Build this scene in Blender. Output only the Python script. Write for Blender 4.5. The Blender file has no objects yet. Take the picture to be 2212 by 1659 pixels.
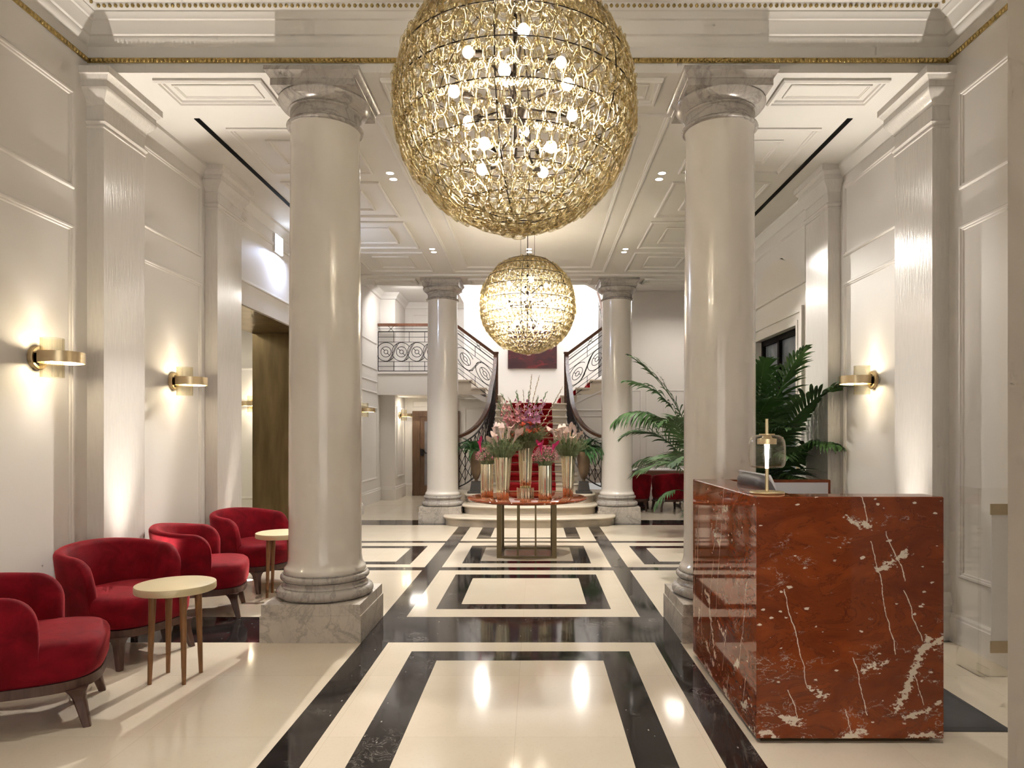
import bpy, math, random
from mathutils import Vector, Matrix
R = random.Random(7)
PI = math.pi
sc = bpy.context.scene
COL = sc.collection
F = 1475.0
CAMZ = 1.45

# ------------------------------------------------------------------ materials
def nd(nt, t, **kw):
    n = nt.nodes.new(t)
    for k, v in kw.items():
        if k in n.inputs.keys():
            n.inputs[k].default_value = v
        else:
            setattr(n, k, v)
    return n
def mat(name):
    m = bpy.data.materials.new(name); m.use_nodes = True
    nt = m.node_tree
    return m, nt, nt.nodes['Principled BSDF'], nt.nodes['Material Output']
def c4(c): return (c[0], c[1], c[2], 1.0)
def simple(name, col, rough=0.5, metal=0.0, coat=0.0, sheen=0.0, spec=0.5, var=0.0, vscale=6.0, bump=0.0, bscale=60.0, stretch=None):
    m, nt, b, o = mat(name)
    b.inputs['Base Color'].default_value = c4(col)
    b.inputs['Roughness'].default_value = rough
    b.inputs['Metallic'].default_value = metal
    b.inputs['Coat Weight'].default_value = coat
    b.inputs['Coat Roughness'].default_value = 0.08
    b.inputs['Sheen Weight'].default_value = sheen
    b.inputs['Specular IOR Level'].default_value = spec
    if var or bump:
        tc = nd(nt, 'ShaderNodeTexCoord'); mp = nd(nt, 'ShaderNodeMapping')
        nt.links.new(tc.outputs['Object'], mp.inputs['Vector'])
        if stretch: mp.inputs['Scale'].default_value = stretch
    if var:
        n = nd(nt, 'ShaderNodeTexNoise', Scale=vscale, Detail=5.0)
        nt.links.new(mp.outputs[0], n.inputs['Vector'])
        r = nd(nt, 'ShaderNodeValToRGB')
        r.color_ramp.elements[0].position = .3; r.color_ramp.elements[1].position = .7
        r.color_ramp.elements[0].color = c4([x * (1 - var) for x in col])
        r.color_ramp.elements[1].color = c4([min(1, x * (1 + var)) for x in col])
        nt.links.new(n.outputs['Fac'], r.inputs[0]); nt.links.new(r.outputs[0], b.inputs['Base Color'])
    if bump:
        n2 = nd(nt, 'ShaderNodeTexNoise', Scale=bscale, Detail=3.0)
        nt.links.new(mp.outputs[0], n2.inputs['Vector'])
        bp = nd(nt, 'ShaderNodeBump', Strength=bump, Distance=0.01)
        nt.links.new(n2.outputs['Fac'], bp.inputs['Height']); nt.links.new(bp.outputs[0], b.inputs['Normal'])
    return m
def emit(name, col, s):
    m, nt, b, o = mat(name)
    b.inputs['Base Color'].default_value = c4(col)
    b.inputs['Emission Color'].default_value = c4(col)
    b.inputs['Emission Strength'].default_value = s
    return m
def math_(nt, op, a, b=None, clamp=False):
    n = nd(nt, 'ShaderNodeMath', operation=op, use_clamp=clamp)
    for i, x in enumerate((a, b)):
        if x is None: continue
        if isinstance(x, (int, float)): n.inputs[i].default_value = x
        else: nt.links.new(x, n.inputs[i])
    return n.outputs[0]
def mixc(nt, fac, a, b):
    n = nd(nt, 'ShaderNodeMix', data_type='RGBA')
    for i, x in ((0, fac), (6, a), (7, b)):
        if isinstance(x, (int, float)): n.inputs[i].default_value = x
        elif isinstance(x, tuple): n.inputs[i].default_value = c4(x)
        else: nt.links.new(x, n.inputs[i])
    return n.outputs[2]
def mapped(nt, scale=(1, 1, 1), rot=(0, 0, 0), loc=(0, 0, 0)):
    tc = nd(nt, 'ShaderNodeTexCoord'); mp = nd(nt, 'ShaderNodeMapping')
    mp.inputs['Scale'].default_value = scale; mp.inputs['Rotation'].default_value = rot; mp.inputs['Location'].default_value = loc
    nt.links.new(tc.outputs['Object'], mp.inputs['Vector'])
    return mp.outputs[0]
def noise(nt, vec, scale, detail=4.0, rough=.55, dist=0.0):
    n = nd(nt, 'ShaderNodeTexNoise', Scale=scale, Detail=detail, Roughness=rough, Distortion=dist)
    nt.links.new(vec, n.inputs['Vector'])
    return n.outputs['Fac']
def ridge(nt, fac, width):      # thin line where the noise crosses 0.5
    a = math_(nt, 'ABSOLUTE', math_(nt, 'SUBTRACT', fac, .5))
    return math_(nt, 'SUBTRACT', 1.0, math_(nt, 'DIVIDE', a, width, True), True)
def step(nt, fac, lo, hi):
    n = nd(nt, 'ShaderNodeMapRange', clamp=True)
    nt.links.new(fac, n.inputs[0]); n.inputs[1].default_value = lo; n.inputs[2].default_value = hi
    return n.outputs[0]

def grey_marble(name, base, dark, rough=.22):
    m, nt, b, o = mat(name)
    v = mapped(nt, (1, 1, 1), (.4, .9, .3))
    n1 = noise(nt, v, 3.0, 7, .6, 1.2)
    v1 = ridge(nt, noise(nt, v, 2.2, 6, .6, 1.6), .035)
    v2 = ridge(nt, noise(nt, mapped(nt, (2, 1, 1), (.2, .5, 1.1), (3, 1, 5)), 5.0, 5, .6, .8), .03)
    c = mixc(nt, step(nt, n1, .35, .75), base, tuple(x * .80 for x in base))
    c = mixc(nt, math_(nt, 'MULTIPLY', v1, .42), c, dark)
    c = mixc(nt, math_(nt, 'MULTIPLY', v2, .22), c, dark)
    nt.links.new(c, b.inputs['Base Color']); b.inputs['Roughness'].default_value = rough
    return m
def red_marble(name):
    m, nt, b, o = mat(name)
    tc = nd(nt, 'ShaderNodeTexCoord')
    sep = nd(nt, 'ShaderNodeSeparateXYZ'); nt.links.new(tc.outputs['Object'], sep.inputs[0])
    low = step(nt, sep.outputs[2], .62, .08)           # veining is denser at the foot of the slab
    v = mapped(nt, (1, 1, 2.2), (.05, .18, 0))
    n1 = noise(nt, v, 3.2, 8, .62, .9)
    n2 = noise(nt, mapped(nt, (1, 1, 3.0), (0, .12, 0)), 11.0, 6, .65, .5)
    c = mixc(nt, step(nt, n1, .3, .7), (.155, .026, .008), (.32, .066, .017))
    c = mixc(nt, math_(nt, 'MULTIPLY', step(nt, n2, .5, .8), .5), c, (.24, .05, .02))
    dk = math_(nt, 'MULTIPLY', ridge(nt, n1, .012), .55)
    c = mixc(nt, dk, c, (.05, .008, .005))
    # small pale pips
    vo = nd(nt, 'ShaderNodeTexVoronoi', Scale=17.0); vo.inputs['Randomness'].default_value = 1
    wv = mapped(nt, (1, 1, 1.9), (.1, .35, .1))
    nt.links.new(wv, vo.inputs['Vector'])
    sepc = nd(nt, 'ShaderNodeSeparateColor'); nt.links.new(vo.outputs['Color'], sepc.inputs[0])
    dd = math_(nt, 'ADD', vo.outputs['Distance'], math_(nt, 'MULTIPLY', math_(nt, 'SUBTRACT', noise(nt, wv, 34.0, 4), .5), .75))
    size = math_(nt, 'MULTIPLY', sepc.outputs[1], .19)
    pip = math_(nt, 'MULTIPLY', step(nt, math_(nt, 'SUBTRACT', dd, size), .02, -.03), step(nt, sepc.outputs[0], .56, .58))
    # named veins: hairlines and shattered pale seams, each a segment (u along the faces, z up), edges broken by noise
    wn = nd(nt, 'ShaderNodeTexNoise', Scale=9.0, Detail=4.0); nt.links.new(tc.outputs['Object'], wn.inputs['Vector'])
    wc = nd(nt, 'ShaderNodeSeparateColor'); nt.links.new(wn.outputs['Color'], wc.inputs[0])
    U = math_(nt, 'ADD', math_(nt, 'ADD', sep.outputs[0], math_(nt, 'MULTIPLY', sep.outputs[1], .9)), math_(nt, 'MULTIPLY', math_(nt, 'SUBTRACT', wc.outputs[0], .5), .045))
    W = math_(nt, 'ADD', sep.outputs[2], math_(nt, 'MULTIPLY', math_(nt, 'SUBTRACT', wc.outputs[1], .5), .05))
    rag = math_(nt, 'MULTIPLY', math_(nt, 'SUBTRACT', noise(nt, mapped(nt, (1, 1, 1.6), (0, .5, 0)), 26.0, 6, .7), .5), .16)
    fine = math_(nt, 'MULTIPLY', math_(nt, 'SUBTRACT', noise(nt, v, 40.0, 3, .6), .5), .006)
    def seg(x0, z0, x1, z1, w, ragged):
        dx, dz = x1 - x0, z1 - z0; L2 = dx * dx + dz * dz
        px = math_(nt, 'SUBTRACT', U, x0); pz = math_(nt, 'SUBTRACT', W, z0)
        t = math_(nt, 'DIVIDE', math_(nt, 'ADD', math_(nt, 'MULTIPLY', px, dx), math_(nt, 'MULTIPLY', pz, dz)), L2, True)
        qx = math_(nt, 'SUBTRACT', px, math_(nt, 'MULTIPLY', t, dx)); qz = math_(nt, 'SUBTRACT', pz, math_(nt, 'MULTIPLY', t, dz))
        dd_ = math_(nt, 'SQRT', math_(nt, 'ADD', math_(nt, 'MULTIPLY', qx, qx), math_(nt, 'MULTIPLY', qz, qz)))
        if ragged:
            return step(nt, math_(nt, 'ADD', dd_, rag), w * .55, w * .35)
        return step(nt, math_(nt, 'ADD', dd_, fine), w, w * .5)
    allw = pip
    for s_ in ((.13, .727, .245, .263), (.539, .96, .658, .416), (.613, .995, .70, .77), (.69, .72, .778, .48), (.458, .405, .524, .133), (.495, 1.18, .52, 1.036), (.74, .34, .785, .187), (.148, .25, .196, .11), (.42, .16, .445, .03),
               (1.02, 1.0, 1.05, .62), (1.10, .75, 1.13, .3), (.93, .6, .96, .2), (1.16, .55, 1.17, .1)):
        allw = math_(nt, 'MAXIMUM', allw, seg(*s_, .0027, False))
    for s_ in ((.80, .49, .75, .35, .030), (.75, .35, .66, .16, .026), (.42, .02, .50, .05, .040), (.12, .13, .20, .10, .030), (.48, .335, .615, .385, .016), (.80, .46, .87, .50, .026), (.70, .12, .85, .18, .016), (.43, 1.05, .52, 1.03, .020),
               (.57, .82, .72, .90, .018), (.03, .05, .1, .02, .02), (.72, .03, .86, .05, .02), (.26, .27, .33, .22, .02), (1.0, .35, 1.04, .2, .02)):
        allw = math_(nt, 'MAXIMUM', allw, seg(*s_, True))
    hair = math_(nt, 'MULTIPLY', ridge(nt, noise(nt, mapped(nt, (1, 1, 2.0), (.3, .4, .2), (3, 1, 4)), 7.0, 5, .65, .6), .010), step(nt, math_(nt, 'ADD', noise(nt, v, 3.3, 2), math_(nt, 'MULTIPLY', low, .10)), .57, .64))
    allw = math_(nt, 'MAXIMUM', allw, math_(nt, 'MULTIPLY', hair, .7), True)
    c = mixc(nt, allw, c, (.86, .74, .60))
    bk = math_(nt, 'MULTIPLY', step(nt, noise(nt, mapped(nt, (1, 1, 2), loc=(11, 4, 2)), 6.0, 5, .6), .70, .73), low)
    c = mixc(nt, bk, c, (.02, .014, .01))
    nt.links.new(c, b.inputs['Base Color'])
    b.inputs['Roughness'].default_value = .05
    b.inputs['Specular IOR Level'].default_value = .42
    return m
def floor_cream():
    m, nt, b, o = mat('floor_cream_marble')
    v = mapped(nt)
    n1 = noise(nt, v, 2.0, 6, .6, .4); n2 = noise(nt, v, 60.0, 3)
    c = mixc(nt, step(nt, n1, .3, .7), (.76, .665, .53), (.81, .72, .585))
    c = mixc(nt, math_(nt, 'MULTIPLY', step(nt, n2, .55, .8), .25), c, (.58, .47, .33))
    br = nd(nt, 'ShaderNodeTexBrick', Scale=1.0); br.offset = 0
    br.inputs['Color1'].default_value = (1, 1, 1, 1); br.inputs['Color2'].default_value = (.955, .955, .95, 1); br.inputs['Mortar'].default_value = (.80, .78, .74, 1)
    br.inputs['Mortar Size'].default_value = .0012; br.inputs['Brick Width'].default_value = .9; br.inputs['Row Height'].default_value = .835
    bv = mapped(nt, loc=(.998, -.775, 0)); nt.links.new(bv, br.inputs['Vector'])
    mu = nd(nt, 'ShaderNodeMix', data_type='RGBA', blend_type='MULTIPLY'); mu.inputs[0].default_value = 1
    nt.links.new(c, mu.inputs[6]); nt.links.new(br.outputs['Color'], mu.inputs[7])
    nt.links.new(mu.outputs[2], b.inputs['Base Color'])
    b.inputs['Roughness'].default_value = .09
    b.inputs['Specular IOR Level'].default_value = .5
    return m
def floor_black():
    m, nt, b, o = mat('floor_black_marble')
    v = mapped(nt, (1, 1, 1), (0, 0, .5))
    n1 = noise(nt, v, 6.0, 6, .6)
    c = mixc(nt, step(nt, n1, .35, .75), (.012, .010, .010), (.035, .030, .030))
    vo = nd(nt, 'ShaderNodeTexVoronoi', Scale=30.0)
    nt.links.new(mapped(nt, (1, .45, 1), (0, 0, .9)), vo.inputs['Vector'])
    sp = nd(nt, 'ShaderNodeSeparateColor'); nt.links.new(vo.outputs['Color'], sp.inputs[0])
    fl = math_(nt, 'MULTIPLY', step(nt, vo.outputs['Distance'], .14, .07), step(nt, sp.outputs[0], .80, .82))
    hl = math_(nt, 'MULTIPLY', ridge(nt, noise(nt, v, 14.0, 6, .7, 1.0), .012), step(nt, noise(nt, v, 3.0, 2), .55, .65))
    c = mixc(nt, math_(nt, 'MULTIPLY', math_(nt, 'MAXIMUM', fl, hl), .55), c, (.6, .57, .52))
    nt.links.new(c, b.inputs['Base Color'])
    b.inputs['Roughness'].default_value = .07
    return m
def velvet(name, dark, light):
    m, nt, b, o = mat(name)
    v = mapped(nt)
    n1 = noise(nt, v, 7.0, 4, .6, .6); n2 = noise(nt, v, 220.0, 2)
    c = mixc(nt, step(nt, n1, .35, .7), dark, light)
    nt.links.new(c, b.inputs['Base Color'])
    b.inputs['Roughness'].default_value = .75
    b.inputs['Specular IOR Level'].default_value = .15
    b.inputs['Sheen Weight'].default_value = .6
    b.inputs['Sheen Roughness'].default_value = .35
    b.inputs['Sheen Tint'].default_value = (1.0, .16, .18, 1)
    bp = nd(nt, 'ShaderNodeBump', Strength=.12, Distance=.004)
    nt.links.new(n2, bp.inputs['Height']); nt.links.new(bp.outputs[0], b.inputs['Normal'])
    return m
def wood(name, a, bcol, rough=.4, stretch=(14, 14, 1.2)):
    m, nt, b, o = mat(name)
    n1 = noise(nt, mapped(nt, stretch), 3.0, 5, .6, .6)
    nt.links.new(mixc(nt, step(nt, n1, .3, .7), a, bcol), b.inputs['Base Color'])
    b.inputs['Roughness'].default_value = rough
    return m
def thin_glass(name, tint, edge, gloss=.6, clear=.75, ior=1.4, rough=.0):
    """glass that passes light: straight transmission plus some refraction, tinted more where the path is longer, plus gloss rising toward the rim"""
    m, nt, b, o = mat(name)
    nt.nodes.remove(b)
    lw = nd(nt, 'ShaderNodeLayerWeight', Blend=.5)
    f2 = math_(nt, 'POWER', lw.outputs['Facing'], 2.2)
    col = mixc(nt, f2, tint, edge)
    tr = nd(nt, 'ShaderNodeBsdfTransparent'); nt.links.new(col, tr.inputs[0])
    sh = tr.outputs[0]
    if clear < 1:
        rf = nd(nt, 'ShaderNodeBsdfRefraction', IOR=ior, Roughness=rough); nt.links.new(col, rf.inputs[0])
        mx = nd(nt, 'ShaderNodeMixShader'); mx.inputs[0].default_value = clear
        nt.links.new(rf.outputs[0], mx.inputs[1]); nt.links.new(sh, mx.inputs[2]); sh = mx.outputs[0]
    gl = nd(nt, 'ShaderNodeBsdfGlossy', Roughness=.03); gl.inputs[0].default_value = (1, .96, .88, 1)
    fg = math_(nt, 'ADD', .04, math_(nt, 'MULTIPLY', math_(nt, 'POWER', lw.outputs['Facing'], 4.0), gloss), True)
    m2 = nd(nt, 'ShaderNodeMixShader'); nt.links.new(fg, m2.inputs[0])
    nt.links.new(sh, m2.inputs[1]); nt.links.new(gl.outputs[0], m2.inputs[2])
    nt.links.new(m2.outputs[0], o.inputs['Surface'])
    return m

M = dict(
    wall=simple('wall_plaster', (.81, .77, .725), .55, bump=.05, bscale=25.0),
    satin=simple('polished_stucco', (.81, .77, .725), .20, coat=.35, var=.03, vscale=9.0, bump=.25, bscale=11.0, stretch=(6, 6, .7)),
    ceil=simple('ceiling_paint', (.82, .79, .745), .6, var=.01),
    column=simple('ivory_column_stucco', (.80, .745, .675), .22, coat=.6, var=.025, vscale=3.0),
    greym=grey_marble('grey_marble', (.50, .46, .42), (.12, .11, .11)),
    palem=grey_marble('pale_plinth_marble', (.62, .56, .49), (.16, .14, .12), .35),
    red=red_marble('red_marble'),
    fcream=floor_cream(), fblack=floor_black(),
    stone=simple('cream_stair_stone', (.70, .61, .49), .3, var=.05, vscale=5.0),
    white=simple('white_paint', (.84, .81, .78), .5),
    taupe=simple('taupe_paint', (.47, .42, .36), .6),
    goldleaf=simple('gold_leaf', (.46, .345, .14), .35, metal=1.0, var=.25, vscale=40.0),
    brass=simple('brushed_brass', (.80, .64, .40), .28, metal=1.0, bump=.05, bscale=200.0),
    palebrass=simple('pale_satin_brass', (.86, .72, .46), .33, metal=1.0),
    palegold=simple('pale_gold_lacquer', (.74, .63, .40), .38, metal=.25),
    polgold=simple('polished_gold', (.98, .89, .66), .05, metal=1.0),
    bronze=simple('dark_bronze', (.135, .10, .052), .35, metal=1.0, var=.15, vscale=2.0, stretch=(3, 3, .6)),
    bronzep=simple('bronze_panel', (.21, .15, .075), .35, metal=.7, var=.3, vscale=2.5, stretch=(3, 3, .5)),
    iron=simple('black_iron', (.022, .018, .017), .4, metal=.6),
    rail=wood('mahogany_handrail', (.075, .028, .014), (.15, .062, .035), .25, (10, 10, 10)),
    velvet=velvet('red_velvet', (.13, .001, .006), (.25, .004, .013)),
    carpet=velvet('red_carpet', (.26, .004, .008), (.36, .008, .012)),
    dwood=wood('dark_walnut', (.060, .027, .020), (.115, .058, .043)),
    lwood=wood('light_walnut', (.17, .072, .024), (.30, .145, .058), .4),
    twood=wood('table_oak', (.30, .19, .12), (.42, .29, .19), .4, (2, 14, 14)),
    browndoor=wood('brown_door_oak', (.075, .036, .016), (.15, .08, .04), .4),
    glasspane=simple('grey_door_glass', (.20, .19, .20), .15, var=.1),
    slate=simple('slate_panel', (.17, .20, .24), .35, var=.25, vscale=2.0, stretch=(3, 3, .7)),
    black=simple('matt_black', (.004, .0035, .0035), .6, spec=.1),
    dkmetal=simple('dark_bronze_wire', (.045, .032, .022), .45, metal=.7),
    linkglass=thin_glass('amber_glass', (.994, .968, .885), (.97, .88, .66), .85, .80, 1.40),
    clear=thin_glass('clear_glass', (.995, .995, .995), (.90, .91, .91), .85, 1.0),
    sconceglass=thin_glass('ribbed_pale_glass', (.995, .98, .92), (.97, .92, .78), .5, .85, 1.2, .25),
    acrylic=thin_glass('clear_acrylic', (.985, .985, .98), (.90, .91, .89), .35, 1.0),
    bulb=emit('lamp_bulb', (1.0, .88, .68), 40.0),
    tube=emit('lamp_tube', (1.0, .85, .62), 45.0),
    dl=emit('downlight_lens', (1.0, .93, .82), 25.0),
    cool=emit('cool_lamp', (.72, .82, 1.0), 9.0),
    skyglass=emit('skylight_glass', (.93, .96, 1.0), 1.6),
    leaf=simple('palm_leaf', (.042, .095, .026), .5, spec=.3, var=.5, vscale=4.0),
    fern=simple('fern_leaf', (.05, .15, .045), .5, var=.4, vscale=6.0),
    sage=simple('foliage_sage', (.30, .36, .20), .7, spec=.2, var=.4, vscale=14.0),
    stem=simple('green_stem', (.09, .17, .04), .5),
    twig=simple('brown_twig', (.16, .09, .045), .6),
    catkin=simple('willow_catkin', (.70, .62, .48), .8),
    calla=simple('pale_pink_petal', (.90, .66, .60), .45, var=.18, vscale=18.0),
    magenta=simple('magenta_petal', (.72, .035, .20), .45, var=.2, vscale=18.0),
    glad=simple('pink_petal', (.88, .36, .38), .5, var=.3, vscale=16.0),
    mauve=simple('mauve_petal', (.74, .32, .52), .5, var=.25, vscale=16.0),
    coral=simple('coral_petal', (.82, .12, .06), .5, var=.3, vscale=16.0),
    wax=simple('waxflower_pink', (.72, .24, .34), .6, var=.35, vscale=30.0),
    urn=simple('aged_bronze_urn', (.17, .115, .07), .45, metal=.35, var=.35, vscale=5.0),
    urnbase=simple('dark_stone_base', (.05, .046, .042), .5, var=.2),
    pot=simple('grey_concrete_pot', (.22, .20, .17), .6, var=.12),
    smallpot=simple('dark_grey_pot', (.05, .05, .05), .5),
    soil=simple('soil', (.03, .02, .012), .9),
    greyplastic=simple('grey_plastic', (.075, .07, .078), .45),
    whitep=simple('white_laminate', (.74, .74, .80), .4),
    beige=simple('beige_card', (.48, .38, .24), .5),
    matrub=simple('grey_rubber_mat', (.055, .052, .053), .75, var=.3, vscale=5.0),
    screen=simple('dark_screen', (.01, .01, .012), .1),
)
def painting_mat():
    m, nt, b, o = mat('abstract_red_paint')
    v = mapped(nt, (1, 1, 2.0), (0, .1, 0))
    c = mixc(nt, step(nt, noise(nt, v, 1.6, 6, .6, 1.0), .38, .66), (.028, .005, .008), (.065, .007, .009))
    c = mixc(nt, step(nt, noise(nt, mapped(nt, (1, 1, 2.5), loc=(4, 1, 2)), 2.6, 7, .65, 1.0), .58, .68), c, (.16, .009, .009))
    c = mixc(nt, step(nt, noise(nt, mapped(nt, (1, 1, 1), loc=(9, 1, 5)), 2.0, 5), .58, .72), c, (.016, .011, .014))
    nt.links.new(c, b.inputs['Base Color']); b.inputs['Roughness'].default_value = .5
    return m
M['painting'] = painting_mat()

# ------------------------------------------------------------------ mesh building
class MB:
    def __init__(s): s.v = []; s.f = []; s.mi = []
    def add(s, vs, fs, mi=0):
        o = len(s.v); s.v += [tuple(p) for p in vs]
        for f in fs: s.f.append(tuple(i + o for i in f)); s.mi.append(mi)
        return s
    def box(s, x0, y0, z0, x1, y1, z1, mi=0):
        v = [(x0, y0, z0), (x1, y0, z0), (x1, y1, z0), (x0, y1, z0), (x0, y0, z1), (x1, y0, z1), (x1, y1, z1), (x0, y1, z1)]
        return s.add(v, [(0, 3, 2, 1), (4, 5, 6, 7), (0, 1, 5, 4), (1, 2, 6, 5), (2, 3, 7, 6), (3, 0, 4, 7)], mi)
    def obox(s, c, ax, hx, hy, hz, mi=0):
        """oriented box: ax = three axis vectors"""
        c = Vector(c); a, b, d = [Vector(q) for q in ax]
        v = []
        for k in (-1, 1):
            for i, j in ((-1, -1), (1, -1), (1, 1), (-1, 1)):
                v.append(c + a * hx * i + b * hy * j + d * hz * k)
        return s.add(v, [(0, 3, 2, 1), (4, 5, 6, 7), (0, 1, 5, 4), (1, 2, 6, 5), (2, 3, 7, 6), (3, 0, 4, 7)], mi)
    def rings(s, rings, cap0=True, cap1=True, closed=True, loop=False, mi=0):
        n = len(rings[0]); m = len(rings); vs = [p for r in rings for p in r]; fs = []
        for i in range(m if loop else m - 1):
            a = i * n; b = ((i + 1) % m) * n
            for j in range(n if closed else n - 1):
                k = (j + 1) % n
                fs.append((a + j, a + k, b + k, b + j))
        if not loop:
            if cap0: fs.append(tuple(range(n - 1, -1, -1)))
            if cap1: fs.append(tuple((m - 1) * n + j for j in range(n)))
        return s.add(vs, fs, mi)
    def lathe(s, prof, c=(0, 0, 0), seg=32, cap0=True, cap1=True, mi=0, flute=None):
        rs = []
        for r, z in prof:
            rr = []
            for i in range(seg):
                a = 2 * PI * i / seg
                q = r * (1 + (flute[1] * math.cos(a * flute[0]) if flute else 0))
                rr.append((c[0] + q * math.cos(a), c[1] + q * math.sin(a), c[2] + z))
            rs.append(rr)
        return s.rings(rs, cap0, cap1, mi=mi)
    def tube(s, pts, rad, sides=6, loop=False, mi=0, caps=True):
        pts = [Vector(p) for p in pts]; n = len(pts)
        rads = rad if isinstance(rad, (list, tuple)) else [rad] * n
        rs = []; up = None
        for i, p in enumerate(pts):
            if loop: t = pts[(i + 1) % n] - pts[i - 1]
            else: t = pts[min(i + 1, n - 1)] - pts[max(i - 1, 0)]
            if t.length < 1e-9: t = Vector((0, 0, 1))
            t.normalize()
            if up is None:
                up = Vector((0, 0, 1)) if abs(t.z) < .9 else Vector((1, 0, 0))
            u = up - t * up.dot(t)
            if u.length < 1e-6: u = t.orthogonal()
            u.normalize(); up = u; w = t.cross(u)
            rs.append([p + (u * math.cos(2 * PI * k / sides) + w * math.sin(2 * PI * k / sides)) * rads[i] for k in range(sides)])
        return s.rings(rs, caps, caps, loop=loop, mi=mi)
    def bar(s, pts, w, h, up=(0, 0, 1), mi=0):
        """rectangular section swept along pts; w sideways, h along up"""
        pts = [Vector(p) for p in pts]; up = Vector(up); rs = []
        for i, p in enumerate(pts):
            t = (pts[min(i + 1, len(pts) - 1)] - pts[max(i - 1, 0)]).normalized()
            sd = t.cross(up).normalized(); u = sd.cross(t).normalized()
            rs.append([p + sd * w / 2 * a + u * h / 2 * b for a, b in ((-1, -1), (1, -1), (1, 1), (-1, 1))])
        return s.rings(rs, mi=mi)
    def prism(s, poly, f, mi=0):
        """poly: 2D points; f(p, t) -> 3D for t = 0, 1"""
        n = len(poly)
        return s.rings([[f(p, 0) for p in poly], [f(p, 1) for p in poly]], mi=mi)
    def sphere(s, c, r, seg=10, rin=6, sz=1.0, mi=0):
        prof = []
        for i in range(rin + 1):
            a = -PI / 2 + PI * i / rin
            prof.append((max(1e-4, r * math.cos(a)), r * sz * math.sin(a)))
        return s.lathe(prof, c, seg, mi=mi)
    def sweep(s, path, prof, closed=False, mi=0):
        """mouldings: path of (x,y), profile of (offset to the LEFT of travel, z), mitred corners"""
        n = len(path); P = [Vector((p[0], p[1])) for p in path]; rs = []
        for i in range(n):
            d0 = (P[i] - P[i - 1]).normalized() if (i > 0 or closed) else None
            d1 = (P[(i + 1) % n] - P[i]).normalized() if (i < n - 1 or closed) else None
            n0 = Vector((-d0.y, d0.x)) if d0 else None; n1 = Vector((-d1.y, d1.x)) if d1 else None
            if n0 is None: m_ = n1
            elif n1 is None: m_ = n0
            else:
                m_ = (n0 + n1); m_ = m_ / max(.2, (1 + n0.dot(n1)))
            rs.append([(P[i].x + m_.x * o, P[i].y + m_.y * o, z) for o, z in prof])
        return s.rings(rs, cap0=not closed, cap1=not closed, closed=False, loop=closed, mi=mi)
    def frame(s, o, u, v, n, u0, u1, v0, v1, w, h, mi=0):
        """raised rectangular moulding on a plane"""
        o, u, v, n = [Vector(q) for q in (o, u, v, n)]
        prof = [(0, -.002), (0, h * .6), (w * .2, h), (w * .5, h), (w * .62, h * .55), (w * .85, h * .5), (w, -.002)]
        rs = []
        for a, b, sa, sb in ((u0, v0, 1, 1), (u1, v0, -1, 1), (u1, v1, -1, -1), (u0, v1, 1, -1)):
            rs.append([o + u * (a + sa * k) + v * (b + sb * k) + n * hh for k, hh in prof])
        return s.rings(rs, closed=False, loop=True, mi=mi)
    def build(s, name, mats, parent=None, smooth=None, loc=None):
        me = bpy.data.meshes.new(name); me.from_pydata(s.v, [], s.f)
        for m in (mats if isinstance(mats, (list, tuple)) else [mats]): me.materials.append(M[m] if isinstance(m, str) else m)
        if any(s.mi): me.polygons.foreach_set('material_index', s.mi)
        import bmesh
        bm = bmesh.new(); bm.from_mesh(me); bmesh.ops.recalc_face_normals(bm, faces=bm.faces); bm.to_mesh(me); bm.free()
        if smooth:
            me.polygons.foreach_set('use_smooth', [True] * len(me.polygons))
            me.set_sharp_from_angle(angle=math.radians(smooth))
        me.update()
        ob = bpy.data.objects.new(name, me); COL.objects.link(ob)
        if parent: ob.parent = parent
        if loc: ob.location = loc
        return ob

def tag(o, label, cat, group=None, kind=None):
    o['label'] = label; o['category'] = cat
    if group: o['group'] = group
    if kind: o['kind'] = kind
    return o
def struct(o): o['kind'] = 'structure'; return o
def thing(name, label, cat, loc=(0, 0, 0), rz=0.0, group=None, scale=None):
    o = bpy.data.objects.new(name, None); COL.objects.link(o)
    o.empty_display_size = .1
    o.location = loc; o.rotation_euler = (0, 0, rz)
    if scale: o.scale = scale
    return tag(o, label, cat, group)
def dup(o, parent=None):
    c = o.copy(); COL.objects.link(c)
    if parent is not None: c.parent = parent
    for ch in list(o.children): dup(ch, c)
    return c
def dup_thing(o, loc, rz=0.0, label=None, group=None, scale=None, name=None):
    c = dup(o); c.location = loc; c.rotation_euler = (0, 0, rz)
    if label: c['label'] = label
    if group: c['group'] = group
    if scale: c.scale = scale
    return c
def light(kind, name, loc, energy, col=(1, .86, .68), size=.1, target=None, cone=None, blend=.4, sy=None):
    d = bpy.data.lights.new(name, kind); d.energy = energy; d.color = col
    if kind == 'AREA':
        d.size = size
        if sy: d.shape = 'RECTANGLE'; d.size_y = sy
    else: d.shadow_soft_size = size
    if kind == 'SPOT': d.spot_size = math.radians(cone); d.spot_blend = blend
    o = bpy.data.objects.new(name, d); COL.objects.link(o); o.location = loc
    if target is not None:
        o.rotation_euler = (Vector(target) - Vector(loc)).to_track_quat('-Z', 'Y').to_euler()
    return o
# ------------------------------------------------------------------ room shell
XL, XR = -3.2, 2.95
AX = -.098
ZC = 4.04      # ceiling of the middle bay
Z1 = 4.62      # ceiling of the front bay / stair hall

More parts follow.
